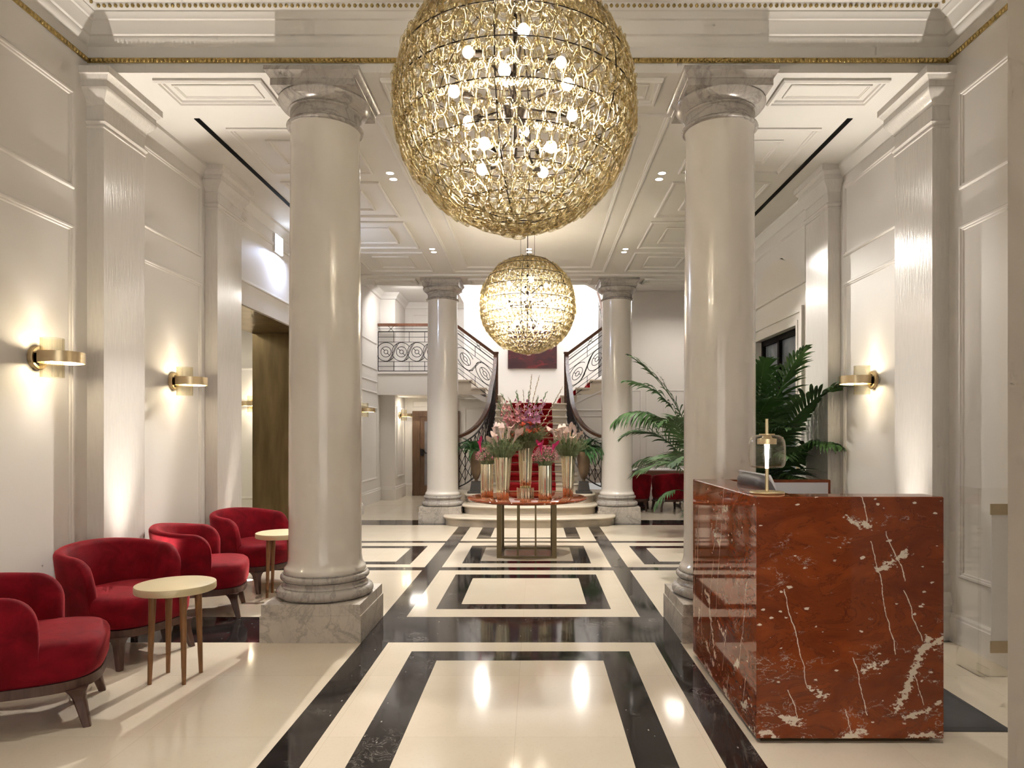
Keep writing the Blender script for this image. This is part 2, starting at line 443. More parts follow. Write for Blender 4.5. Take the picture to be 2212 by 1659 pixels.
# floor: cream slabs with black marble inlay, cut exactly along the inlay edges
def ring(x0, x1, y0, y1, a0, a1, b0, b1):
    return [(x0, a0, y0, y1), (a1, x1, y0, y1), (x0, x1, y0, b0), (x0, x1, b1, y1)]
blk = [(-1.218, -1.03, -3, 11.65), (.832, 1.013, -3, 11.65),
       (XL, XR, 4.775, 5.447), (XL, XR, 7.325, 7.495), (XL, XR, 9.2, 9.35), (XL, XR, 11.0, 11.65)]
blk += ring(-.831, .628, 1.0, 4.58, -.637, .436, 1.2, 4.392)
blk += ring(-.831, .628, 5.69, 7.106, -.637, .436, 5.86, 6.92)
blk += ring(-.831, .628, 7.72, 8.953, -.637, .436, 7.87, 8.816)
blk += ring(-.831, .628, 9.55, 11.2, -.637, .436, 9.68, 11.1)
blk += ring(-2.9, -1.41, 7.66, 8.93, -2.7, -1.60, 7.83, 8.76)
blk += ring(1.222, 2.7, 7.66, 8.93, 1.418, 2.5, 7.83, 8.76)
xs = sorted({-6.2, 4.4} | {b[0] for b in blk} | {b[1] for b in blk})
ys = sorted({-3.0, 18.2} | {b[2] for b in blk} | {b[3] for b in blk})
fl = MB()
for i in range(len(xs) - 1):
    for j in range(len(ys) - 1):
        cx, cy = (xs[i] + xs[i + 1]) / 2, (ys[j] + ys[j + 1]) / 2
        k = 1 if any(b[0] < cx < b[1] and b[2] < cy < b[3] for b in blk) else 0
        fl.add([(xs[i], ys[j], 0), (xs[i + 1], ys[j], 0), (xs[i + 1], ys[j + 1], 0), (xs[i], ys[j + 1], 0)], [(0, 1, 2, 3)], k)
fl.box(-6.2, -3.0, -.1, 4.4, 18.2, -.004)
struct(fl.build('floor', ['fcream', 'fblack']))

# left wall with its panel mouldings
def side_panels(mb, x, n, spans):
    for (a, b, z0, z1) in spans:
        mb.frame((x, 0, 0), (0, 1, 0), (0, 0, 1), (n, 0, 0), a, b, z0, z1, .042, .018)
w = MB()
w.box(-3.92, -3, 0, XL, 7.42, Z1); w.box(-3.92, 7.42, 2.88, XL, 9.5, Z1); w.box(-3.92, 9.5, 0, XL, 12.6, Z1)
side_panels(w, XL, 1, [(2.5, 4.72, 3.15, 3.83), (2.5, 4.72, .46, 2.90), (5.52, 6.52, 3.15, 3.83), (5.52, 6.52, .46, 2.90),
                       (7.3, 9.6, 3.13, 3.80), (9.85, 11.0, 3.13, 3.8), (9.85, 11.0, .46, 2.9), (11.75, 12.25, .46, 2.9), (11.75, 12.25, 3.13, 3.8)])
struct(w.build('wall_left', 'wall'))
w = MB()
w.box(XR, -3, 0, XR + .35, 7.69, Z1); w.box(XR, 7.69, 2.69, XR + .35, 9.1, Z1); w.box(XR, 9.1, 0, XR + .35, 12.6, Z1)
side_panels(w, XR, -1, [(2.5, 4.74, 3.15, 3.83), (2.5, 4.74, .46, 2.90), (5.52, 6.52, 3.15, 3.83), (5.52, 6.52, .46, 2.90),
                        (7.44, 9.35, 3.12, 3.80), (9.6, 11.0, 3.13, 3.8), (9.6, 11.0, .46, 2.9)])
struct(w.build('wall_right', 'wall'))
# near pier on the right, just inside the entrance
struct(MB().box(1.525, .9, 0, 1.95, 2.205, Z1).build('wall_entrance', 'taupe'))
# entrance end, behind the camera: wall with a wide doorway
w = MB()
w.box(-3.92, -3.2, 0, -2.2, -3, Z1); w.box(2.0, -3.2, 0, 3.3, -3, Z1); w.box(-2.2, -3.2, 3.2, 2.0, -3, Z1)
struct(w.build('wall_front', 'wall'))

# third bay and stair hall
w = MB()
w.box(-3.92, 12.6, 0, -3.47, 15.25, Z1); w.box(-3.92, 15.25, 0, -3.14, 16.4, Z1)
side_panels(w, -3.47, 1, [(12.9, 14.9, .5, 2.05), (12.9, 14.9, 2.35, 2.62), (12.9, 14.9, 2.86, 3.45)])
side_panels(w, -3.14, 1, [(15.42, 16.2, .5, 2.1)])
struct(w.build('wall_stair_left', 'wall'))
w = MB()
w.box(-3.92, 16.4, 0, -1.72, 16.6, Z1); w.box(-1.72, 16.4, 0, -.6, 16.6, 2.12)
w.box(-1.72, 16.405, 2.12, -.905, 16.6, 2.33)
w.frame((0, 16.4, 0), (1, 0, 0), (0, 0, 1), (0, -1, 0), -2.95, -1.85, 2.12, 2.27, .03, .015)
w.frame((0, 16.4, 0), (1, 0, 0), (0, 0, 1), (0, -1, 0), -1.70, -1.15, .5, 2.1, .03, .015)
w.frame((0, 16.4, 0), (1, 0, 0), (0, 0, 1), (0, -1, 0), -2.95, -1.95, 3.0, 4.35, .03, .015)
w.box(-1.84, 16.6, 2.0, -1.72, 18.0, Z1 + .004)
w.box(-1.72, 18.0, 2.0, 3.0, 18.15, 6.4)
w.box(3.0, 15.2, 2.0, 3.2, 18.0, 6.4)
w.box(-1.84, 12.4, Z1 + .004, -1.72, 18.0, 6.4); w.box(-1.84, 12.3, Z1 + .12, 3.2, 12.4, 6.4); w.box(3.0, 12.4, Z1 + .12, 3.2, 15.0, 6.4)
struct(w.build('wall_back', 'wall'))
w = MB()
w.box(1.72, 15.0, 0, 4.05, 15.15, 6.4)
for a, b, z0, z1 in ((2.02, 2.32, .5, 2.44), (2.42, 2.83, .5, 2.44), (2.9, 3.3, .5, 2.44)):
    w.frame((0, 15.0, 0), (1, 0, 0), (0, 0, 1), (0, -1, 0), a, b, z0, z1, .03, .014)
w.box(3.9, 12.6, 0, 4.05, 15.0, Z1); w.box(XR, 12.5, 0, 4.05, 12.6, Z1)
struct(w.build('wall_stair_right', 'wall'))
# side room through the left opening
w = MB()
w.box(-5.7, 10.6, 0, -3.92, 10.75, 3.3); w.box(-5.85, 5.5, 0, -5.7, 10.75, 3.3); w.box(-5.7, 5.5, 0, -3.92, 5.6, 3.3)
w.box(-5.85, 5.5, 3.2, -3.92, 10.75, 3.3)
w.frame((0, 10.6, 0), (1, 0, 0), (0, 0, 1), (0, -1, 0), -5.5, -4.0, .46, 2.5, .04, .018)
struct(w.build('wall_side_room', 'wall'))

# ceilings
c = MB(); c.box(-3.92, -3.0, Z1, 3.3, 4.9, Z1 + .15); struct(c.build('ceiling_front', 'ceil'))
c = MB()
c.box(-3.92, 4.88, ZC, XR + .35, 11.75, ZC + .6)
P = ((0, 0, ZC), (1, 0, 0), (0, 1, 0), (0, 0, -1))
c.frame(*P, -1.30, 1.10, 5.5, 10.79, .05, .02); c.frame(*P, -1.08, .88, 5.72, 10.52, .045, .018)
for y0, y1 in ((5.75, 6.74), (6.97, 8.08), (8.27, 9.43), (9.65, 10.76)):
    for x0, x1 in ((-2.61, -1.60), (1.40, 2.41)):
        c.frame(*P, x0, x1, y0, y1, .05, .02); c.frame(*P, x0 + .235, x1 - .235, y0 + .235, y1 - .235, .042, .016)
for y0 in (4.95, 11.28):
    for x0, x1 in ((-2.78, -1.99), (-1.13, .93), (1.80, 2.58)):
        c.frame(*P, x0, x1, y0, y0 + .38, .05, .03); c.frame(*P, x0 + .09, x1 - .09, y0 + .09, y0 + .29, .025, .012)
c.box(XL, 10.98, ZC - .025, XR, 11.02, ZC)
struct(c.build('ceiling', 'ceil'))
c = MB()
poly = [(-3.92, 11.75), (4.05, 11.75), (4.05, 15.6), (1.60, 15.6), (1.05, 14.4), (-1.78, 14.4), (-1.78, 16.4), (-3.92, 16.4)]
c.prism(poly, lambda p, t: (p[0], p[1], Z1 + .12 * t))
c.sweep([(-1.72, 16.4), (-3.14, 16.4), (-3.14, 15.25), (-3.47, 15.25), (-3.47, 12.6), (XL, 12.6), (XL, 11.75)], [(0, Z1 - .14), (.03, Z1 - .13), (.05, Z1 - .08), (.10, Z1 - .03), (.12, Z1)])
struct(c.build('ceiling_stair', 'ceil'))
struct(MB().box(-1.84, 12.3, 6.4, 3.2, 18.15, 6.5).build('ceiling_upper', 'ceil'))
w = MB(); w.box(-1.2, 13.2, 6.36, 2.4, 17.4, 6.395)
struct(w.build('window_1', 'skyglass'))

# cornice of the front bay, gilt beads and egg-and-dart
path = [(XR, -3.0), (XR, 4.88), (XL, 4.88), (XL, -3.0)]
prof = [(0, 4.225), (.015, 4.235), (.034, 4.268), (.034, 4.283), (.05, 4.288), (.054, 4.298), (.060, 4.318), (.082, 4.35), (.086, 4.362), (.10, 4.367), (.104, 4.377),
        (.122, 4.392), (.128, 4.40), (.128, 4.408), (.140, 4.415), (.155, 4.445), (.20, 4.45), (.20, 4.47), (.27, 4.50), (.30, 4.56), (.30, 4.63)]
struct(MB().sweep(path, prof).build('trim_1', 'ceil', smooth=35))
b = MB()
def beads(p0, p1, z, sp, r, sz=1.0):
    p0, p1 = Vector(p0), Vector(p1); n = int((p1 - p0).length / sp)
    for i in range(n + 1):
        p = p0.lerp(p1, i / n); b.sphere((p.x, p.y, z), r, 7, 5, sz)
    b.box(min(p0.x, p1.x) - .006, min(p0.y, p1.y) - .006, z - .017, max(p0.x, p1.x) + .006, max(p0.y, p1.y) + .006, z + .017)
beads((XL, 4.875), (XR, 4.875), 4.125, .031, .0165)
beads((XL + .005, 1.5), (XL + .005, 4.85), 4.125, .031, .0165); beads((XR - .005, 1.5), (XR - .005, 4.85), 4.125, .031, .0165)
struct(b.build('trim_2', 'goldleaf', smooth=60))
b = MB()
k = 0
x = XL + .17
while x < XR - .17:
    b.sphere((x, 4.88 - .148, 4.428), .013, 6, 5, 1.0); x += .0395
for xx, sgn in ((XL, 1), (XR, -1)):
    y = 2.0
    while y < 4.7:
        b.sphere((xx + sgn * .148, y, 4.428), .013, 6, 5, 1.0); y += .0395
struct(b.build('trim_3', 'goldleaf', smooth=60))
# cornice of the middle bay, baseboards
cp = [(0, ZC - .12), (.012, ZC - .115), (.02, ZC - .09), (.05, ZC - .04), (.06, ZC - .03), (.06, ZC)]
struct(MB().sweep([(XR, 4.88), (XR, 11.75)], cp).sweep([(XL, 11.75), (XL, 4.88)], cp).build('trim_4', 'ceil', smooth=35))
bp = [(0, .20), (.010, .20), (.018, .185), (.018, .17), (.028, .165), (.028, 0)]
bb = MB()
for a, e in ((-3, 4.86), (5.39, 6.59), (7.17, 7.42), (9.5, 12.6)):
    bb.sweep([(XL, e), (XL, a)], bp)
bb.sweep([(-.9, 16.4), (-3.14, 16.4), (-3.14, 15.25), (-3.47, 15.25), (-3.47, 12.6), (XL, 12.6)], [(o, z * 1.5) for o, z in bp])
struct(bb.build('baseboard_left', 'wall'))
bb = MB()
for a, e in ((-3, 4.86), (5.39, 6.59), (7.17, 7.45), (9.35, 12.5)):
    bb.sweep([(XR, a), (XR, e)], bp)
bb.sweep([(3.9, 12.6), (3.9, 15.0), (1.9, 15.0)], [(o, z * 1.5) for o, z in bp])
struct(bb.build('baseboard_right', 'wall'))

# pilasters: a shallow pier with capital, neck ring and base; travel so that the room is on the LEFT
def pilaster(nm, side, y0, y1):
    xw = XL if side < 0 else XR; p = .12
    xf = xw - side * p
    m = MB(); m.box(min(xw, xf) - .02 * (side < 0), y0, 0, max(xw, xf) + .02 * (side > 0), y1, ZC)
    pa = [(xw, y1), (xf, y1), (xf, y0), (xw, y0)]
    if side > 0: pa = pa[::-1]
    sgn = 1
    cap = [(0, 3.80), (.008, 3.805), (.012, 3.83), (.028, 3.85), (.055, 3.885), (.062, 3.905), (.062, 3.91), (.058, 3.915), (.058, 3.955), (.066, 3.96), (.080, 3.985), (.092, 3.99), (.092, ZC)]
    m.sweep(pa, cap); m.sweep(pa, [(0, 3.665), (.012, 3.672), (.018, 3.685), (.012, 3.70), (.0, 3.705)]); m.sweep(pa, [(0, 3.64), (.008, 3.645), (.008, 3.655), (0, 3.66)])
    m.sweep(pa, [(0, .46), (.01, .455), (.016, .44), (.03, .42), (.036, .39), (.028, .355), (.02, .335), (.03, .315), (.042, .29), (.042, .25), (.03, .235), (.03, .205), (.05, .20), (.05, 0)])
    return struct(m.build(nm, 'satin', smooth=35))
n = 5
for side in (-1, 1):
    for y0, y1 in ((4.87, 5.38), (6.61, 7.15), (11.05, 11.6)):
        pilaster('trim_%d' % n, side, y0, y1); n += 1

# left opening: bronze lined; right door: white architrave, slate door leaf with black stile
d = MB(); d.box(-3.935, 7.42, 2.865, XL - .005, 9.5, 2.88); d.box(-3.935, 9.485, 0, XL - .005, 9.5, 2.865); d.box(-3.935, 7.42, 0, XL - .005, 7.435, 2.865)
struct(d.build('door_1', 'bronzep'))
d = MB()
for k, (o0, o1, hh) in enumerate(((0, .05, .022), (.05, .13, .014), (.13, .19, .03))):
    for (a, b_) in ((7.69 - o1, 7.69 - o0), (9.1 + o0, 9.1 + o1)):
        d.box(XR - hh, a, 0, XR, b_, 2.69 + o0)
    d.box(XR - hh, 7.69 - o1, 2.69 + o0, XR, 9.1 + o1, 2.69 + o1)
frm = struct(d.build('door_2', 'wall'))
d = MB(); d.box(XR + .10, 7.69, 0, XR + .13, 9.1, 2.69); d.build('door_leaf', 'slate', frm)
d = MB(); d.box(XR + .06, 8.44, 0, XR + .10, 8.50, 2.69); d.box(XR + .06, 7.69, 2.62, XR + .10, 9.1, 2.69); d.box(XR + .06, 9.04, 0, XR + .10, 9.1, 2.69); d.build('door_stile', 'black', frm)
d = MB(); d.box(XR + .005, 7.60, 1.02, XR - .04, 7.63, 1.3); 
tag(d.build('wall_plate', 'brass'), 'small vertical brass plate on the white door architrave behind the palm', 'wall plate')
# brown door under the balcony
frm = MB()
frm.box(-2.95, 16.34, 0, -2.77, 16.40, 2.03); frm.box(-2.0, 16.34, 0, -1.83, 16.40, 2.03); frm.box(-2.77, 16.34, 1.9, -2.0, 16.40, 2.03)
frm = struct(frm.build('door_3', 'browndoor'))
d = MB(); d.box(-2.77, 16.36, 0, -2.0, 16.395, 1.9); d.build('door_leaf', 'browndoor', frm)
d = MB(); d.box(-2.66, 16.35, .25, -2.11, 16.362, 1.78); d.build('door_glass', 'glasspane', frm)
d = MB(); d.tube([(-2.74, 16.30, 1.02), (-2.05, 16.30, 1.02)], .014, 8); d.box(-2.75, 16.28, .96, -2.68, 16.35, 1.12); d.tube([(-2.70, 16.30, 1.10), (-2.62, 16.27, 1.02)], .012, 6); d.build('door_handle', 'iron', frm)

# linear slots in the ceiling
for x, lab in ((-2.77, 'black slot light track in ceiling above the red armchairs'), (2.57, 'black slot light track in ceiling above the palms')):
    m = MB(); m.box(x - .022, 5.58, ZC - .006, x + .022, 10.6, ZC + .01)
    tag(m.build('light_track', 'black'), lab, 'light track', 'ceiling light tracks')
# downlights: pairs recessed in the ceiling
proto = None
for (x, y), nm in (((-1.44, 6.75), 'left of the large chandelier'), ((-1.44, 9.5), 'over the left of the flower table'), ((1.25, 6.75), 'right of the large chandelier'), ((1.25, 9.5), 'over the right of the flower table'), ((-.09, 9.5), 'behind the cables of the smaller chandelier')):
    for dy in (0, .16):
        if proto is None:
            t = thing('downlight', 'x', 'downlight', (x, y + dy, ZC), 0, 'ceiling downlights')
            MB().lathe([(.038, -.002), (.046, -.003), (.046, 0), (.028, .0)], seg=20, cap0=False, cap1=False).build('rim', 'ceil', t)
            MB().lathe([(.0005, -.001), (.036, -.001)], seg=16, cap0=False, cap1=False).build('lens', 'dl', t)
            proto = t
        else: t = dup_thing(proto, (x, y + dy, ZC))
        t['label'] = 'small white recessed ceiling downlight %s, %s of its pair' % (nm, 'nearer' if dy == 0 else 'farther')
# in-floor uplights in front of the pilasters
UPL = [(-2.88, 5.06), (-2.87, 6.81), (2.62, 5.12), (2.62, 6.88)]
for (x, y), nm in zip(UPL, ('between the legs of the second armchair', 'in front of the farthest armchair leg')):
    t = thing('floor_light', 'small round white floor uplight ' + nm, 'floor light', (x, y, 0), 0, 'floor uplights')
    MB().lathe([(.0005, .003), (.045, .003)], seg=20, cap0=False, cap1=False).build('lens', 'dl', t)
    MB().lathe([(.045, .004), (.058, .004), (.06, 0)], seg=20, cap0=False, cap1=False).build('rim', 'palebrass', t)
# cool lamp high on the left wall
t = thing('wall_lamp', 'bright bluish white lamp box high on left wall above bronze doorway', 'lamp', (XL, 8.43, 3.80))
MB().box(0, -.12, -.11, .03, .12, .11).build('lamp_case', 'white', t)
MB().box(.03, -.115, -.105, .036, .115, .105).build('lens', 'cool', t)

# ------------------------------------------------------------------ columns
def column(first, x, y, label):
    if first is not None: return dup_thing(first, (x, y, 0), 0, label)
    t = thing('column', label, 'column', (x, y, 0), 0, 'round columns of the lobby')
    p = MB(); p.box(-.353, -.353, 0, .353, .353, .188); p.box(-.345, -.345, .188, .345, .345, .266); p.build('plinth', 'palem', t)
    pr = [(.30, .266)]
    def tor(r, z0, z1, k=8):
        return [(r - (z1 - z0) / 2 + (z1 - z0) / 2 * math.cos(a), (z0 + z1) / 2 + (z1 - z0) / 2 * math.sin(a)) for a in [-PI / 2 + PI * i / k for i in range(k + 1)]]
    pr += tor(.350, .266, .345) + [(.312, .349), (.308, .352), (.300, .362), (.296, .372), (.298, .382), (.304, .388)] + tor(.320, .39, .438) + [(.30, .44), (.30, .447)]
    MB().lathe(pr, seg=64).build('base', 'greym', t, smooth=40)
    sh = [(.292, .447), (.294, .455), (.294, .472), (.290, .480), (.280, .49), (.270, .51), (.263, .55)]
    for i in range(1, 13):
        z = .55 + (3.67 - .55) * i / 12; q = i / 12
        sh.append((.262 - .014 * q * q, z))
    sh += [(.254, 3.70), (.256, 3.712), (.25, 3.714)]
    MB().lathe(sh, seg=72).build('shaft', 'column', t, smooth=40)
    cp = [(.255, 3.71), (.268, 3.712)] + [(.262 + .016 * math.cos(a), 3.728 + .014 * math.sin(a)) for a in [-PI / 2 + PI * i / 6 for i in range(7)]] + \
         [(.252, 3.75), (.250, 3.77), (.250, 3.822), (.262, 3.826), (.268, 3.834), (.262, 3.842), (.268, 3.846), (.290, 3.856), (.312, 3.872), (.328, 3.892), (.333, 3.906), (.328, 3.918), (.318, 3.922)]
    k = MB(); k.lathe(cp, seg=64)
    def sq(h, z): return [(-h, -h, z), (h, -h, z), (h, h, z), (-h, h, z)]
    k.rings([sq(.300, 3.918), sq(.300, 3.965), sq(.304, 3.968), sq(.310, 3.985), sq(.328, 4.006), sq(.334, 4.010), sq(.334, 4.039)])
    k.build('capital', 'greym', t, smooth=30)
    return t
c0 = column(None, -1.572, 5.11, 'ivory round column standing beside the side tables and red armchairs')
column(c0, 1.376, 5.11, 'ivory round column partly hidden by the red marble reception desk')
column(c0, -1.572, 11.553, 'farther ivory round column at the left end of the stair steps')
column(c0, 1.376, 11.553, 'farther ivory round column at the right end of the stair steps')
# ------------------------------------------------------------------ staircase
ST = thing('staircase', 'cream stone staircase with rounded lower steps behind the round flower table', 'staircase', (AX, 0, 0))
NOSE = .03
def curved_step(y_front, half, z0, z1, bulge):
    """bow-fronted step with rounded ends and a bullnose"""
    def outline(g):
        pts = []
        yb = 12.25; h = half + g
        r = .42
        pts.append((h, yb)); 
        for i in range(9):
            a = i / 8 * PI / 2
            pts.append((h - r + r * math.cos(a), y_front + bulge + r - r * math.sin(a) - g))
        for i in range(1, 16):
            q = 1 - 2 * i / 16
            pts.append(((h - r) * q, y_front - g + bulge * q * q))
        for i in range(9):
            a = (8 - i) / 8 * PI / 2
            pts.append((-(h - r + r * math.cos(a)), y_front + bulge + r - r * math.sin(a) - g))
        pts.append((-h, yb))
        return pts
    m = MB(); t = .045
    rs = [[(x, y, z0) for x, y in outline(0)], [(x, y, z1 - t - .012) for x, y in outline(0)]]
    for i in range(9):
        a = -PI / 2 + PI * i / 8
        rs.append([(x, y, z1 - t / 2 + t / 2 * math.sin(a)) for x, y in outline(.012 + .022 * math.cos(a))])
    m.rings(rs)
    return m.build('step', 'stone', ST, smooth=40)
curved_step(10.63, 1.38, 0, .15, .16); curved_step(10.98, 1.11, .12, .30, .12); curved_step(11.36, 1.10, .27, .45, .10)
m = MB(); m.box(-1.36, 11.915, 0, 1.36, 12.6, .448); m.build('step', 'stone', ST)
RZ = .1545
FL_Y0 = 11.95
widths = {0: .94, 1: .86, 2: .80}
for n in range(11):
    y = FL_Y0 + .30 * n; z1 = .45 + RZ * (n + 1); hw = widths.get(n, .775)
    m = MB(); m.box(-hw + .02, y, .40, hw - .02, 15.05, z1 - .04)
    m.rings([[(x, yy, zz) for yy, zz in ((y + .4, z1 - .04), (y - .018, z1 - .04), (y - .03, z1 - .03), (y - .033, z1 - .02), (y - .03, z1 - .008), (y - .02, z1), (y + .4, z1))] for x in (-hw, hw)])
    m.build('step', 'stone', ST)
ZL = 2.15
m = MB(); m.box(-.795, 15.06, 1.9, .795, 17.99, ZL - .04); m.box(-.80, 14.94, ZL - .04, .80, 17.99, ZL); m.box(-1.61, 16.62, 2.02, -.80, 17.99, ZL); m.box(.80, 16.62, 2.02, 1.70, 17.99, ZL)
m.build('landing', 'stone', ST)
# branches: three risers each side, cut from solid; the left one is open below, the right one stands on a panelled wall
def branch(sg):
    ed = [.665, 1.0, 1.316, 1.642]; zz = [ZL + .172 * (i + 1) for i in range(3)]
    for i in range(3):
        m = MB(); a, b, z1 = ed[i], ed[i + 1], zz[i]
        m.box(sg * a, 15.0, (ZL + .005, 2.345, 2.345)[i], sg * b, 16.4, z1 - .035)
        m.box(sg * (a - .03), 14.965, z1 - .035, sg * b, 16.4, z1)
        m.build('step', 'stone', ST)
branch(-1); branch(1)
m = MB()
m.prism([(-1.62, 2.335), (-1.316, 2.335), (-.80, 2.05), (-.70, 2.05), (-.70, 2.11), (-1.0, 2.28), (-1.316, 2.45), (-1.62, 2.6)], lambda p, t: (p[0], 15.006 + 1.38 * t, p[1]))
m.build('soffit', 'wall', ST)
m = MB()
m.prism([(.79, .40), (1.80, .40), (1.80, 2.58), (1.316, 2.45), (1.0, 2.28), (.79, 2.11)], lambda p, t: (p[0], 15.006 + .2 * t, p[1]))
m.frame((0, 15.0, 0), (1, 0, 0), (0, 0, 1), (0, -1, 0), .95, 1.7, .6, 2.02, .05, .02); m.frame((0, 15.0, 0), (1, 0, 0), (0, 0, 1), (0, -1, 0), 1.06, 1.6, .7, 1.88, .03, .014)
m.bar([(.84, 14.99, 2.10), (1.75, 14.99, 2.52)], .03, .03)
m.build('string_wall', 'wall', ST)
m = MB()
for sg in (-1, 1):
    m.prism([(11.95, .40), (15.05, .40), (15.05, 2.11), (12.0, .56)], lambda p, t, sg=sg: (sg * (.74 + .03 * t), p[0], p[1]))
m.build('side_string', 'stone', ST)
# upper floor on the left: balcony slab
m = MB(); m.box(-3.47, 15.0, 2.335, -1.738, 16.4, 2.80); m.box(-3.47, 14.97, 2.80, -1.738, 16.4, 2.84)
struct(m.build('floor_balcony', 'wall'))
m = MB(); m.box(1.6, 15.14, 2.335, 3.0, 18.0, 2.84); struct(m.build('floor_upper', 'wall'))

# carpet runner with brass rods
cm = MB(); hw = .435; prof = []
yz = [(FL_Y0 - .002, .455)]
for n in range(11):
    y = FL_Y0 + .30 * n; z1 = .45 + RZ * (n + 1)
    yz += [(y - .006, z1 - RZ + .012), (y - .008, z1 - .045), (y - .040, z1 - .03), (y - .043, z1 - .012), (y - .028, z1 + .008), (y + .28, z1 + .008)]
yz += [(14.99, ZL - .05), (14.93, ZL - .03), (14.93, ZL), (14.95, ZL + .008), (16.3, ZL + .008)]
cm.rings([[(-hw, y, z), (hw, y, z)] for y, z in yz], closed=False, cap0=False, cap1=False)
cp_ = tag(cm.build('stair_carpet', 'carpet', smooth=30), 'bright red carpet runner up the middle of the cream staircase', 'carpet')
cp_.location = (AX + .015, 0, 0)
for n in range(11):
    y = FL_Y0 + .30 * n; z = .45 + RZ * n + .022
    MB().tube([(-.60, y - .012, z), (.60, y - .012, z)], .0065, 6).build('stair_rod', 'brass', cp_)
m = MB()
for k, (x, z) in enumerate(((.70, ZL), (1.03, ZL + .172), (1.345, ZL + .344))):
    pass
for k in range(3):
    a = (.665, 1.0, 1.316)[k]; z = ZL + .172 * k
    m = MB(); m.tube([(a - .005, 15.30, z + .07), (a - .005, 16.2, z + .07)], .062, 14)
    o = m.build('carpet_roll', 'carpet', smooth=40); o.location = (AX, 0, 0)
    tag(o, ['red carpet edge on the lowest step of the right stair branch', 'red carpet edge on the middle step of the right stair branch', 'red carpet edge on the top visible step of the right stair branch'][k], 'carpet', 'red carpet on the right stair branch')

# ------------------------------------------------------------------ iron railings
def scroll_panel(mb, f, u0, u1, v_lo, v_hi, n, r=.0075):
    """running-scroll ironwork between u0 and u1; f(u, v) -> 3D.  v are heights above the lower rail"""
    du = (u1 - u0) / n; ro = (v_hi - v_lo) / 2; vc = (v_lo + v_hi) / 2
    def curve(fn, a0, a1, k=26, rr=r, loop=False):
        mb.tube([f(*fn(a0 + (a1 - a0) * i / (k if not loop else k))) for i in range(k if loop else k + 1)], rr, 5, loop=loop)
    for i in range(n):
        c = u0 + du * (i + .5)
        # outer ring, open where the next scroll crosses it
        curve(lambda a: (c + ro * math.cos(a), vc + ro * math.sin(a)), .62, 2 * PI - .62)
        curve(lambda a: (c + ro * .55 * math.cos(a), vc + ro * .55 * math.sin(a)), 0, 2 * PI, 22, r, True)
        curve(lambda a: (c + ro * .21 * math.cos(a), vc + ro * .21 * math.sin(a)), 0, 2 * PI, 12, r, True)
        for a in (2.36, -.78):
            mb.tube([f(c + ro * .21 * math.cos(a), vc + ro * .21 * math.sin(a)), f(c + ro * .55 * math.cos(a), vc + ro * .55 * math.sin(a))], r, 5)
        if i < n - 1:      # double S between neighbouring scrolls
            for s_ in (-1, 1):
                pts = []
                for k in range(13):
                    q = k / 12; e = q * q * (3 - 2 * q)
                    pts.append(f(c + du * (.12 + .76 * q) + s_ * .025, vc - ro * .98 + 2 * ro * .98 * e + s_ * .03 * math.sin(PI * q)))
                mb.tube(pts, r, 5)
def straight_rail(t, p0, p1, n, cross_at, post0=None):
    """p0, p1: (x, z_floor) ends of a rail in the plane y"""
    (x0, z0), (x1, z1), y = p0, p1, 15.0
    L = x1 - x0
    def f(u, v): return (x0 + u, y, z0 + (z1 - z0) * u / L + v)
    H = 1.03
    MB().bar([f(0, H), f(L, H)], .07, .062).build('handrail', 'rail', t)
    g = MB()
    g.bar([f(0, H - .148), f(L, H - .148)], .035, .018)
    g.bar([f(0, .02), f(L, .02)], .03, .014)
    for v in (.12, .225, .655, .765): g.tube([f(0, v), f(L, v)], .006, 5)
    k = max(2, round(abs(L) / .353))
    for i in range(k + 1):
        u = L * i / k
        g.tube([f(u, .02), f(u, .225)], .006, 5); g.tube([f(u, .655), f(u, H - .148)], .006, 5)
    for u in (0.0, L): g.tube([f(u, .02), f(u, H - .148)], .008, 5)
    for u in cross_at:
        for s_ in (-1, 1): g.tube([f(u - .055 * s_, H - .14), f(u + .055 * s_, H - .03)], .006, 5)
    g.tube([f(0, H - .085), f(L, H - .085)], .005, 5)
    g.build('grille', 'iron', t)
    s_ = MB(); scroll_panel(s_, f, 0, L, .235, .645, n); s_.build('scrollwork', 'iron', t)
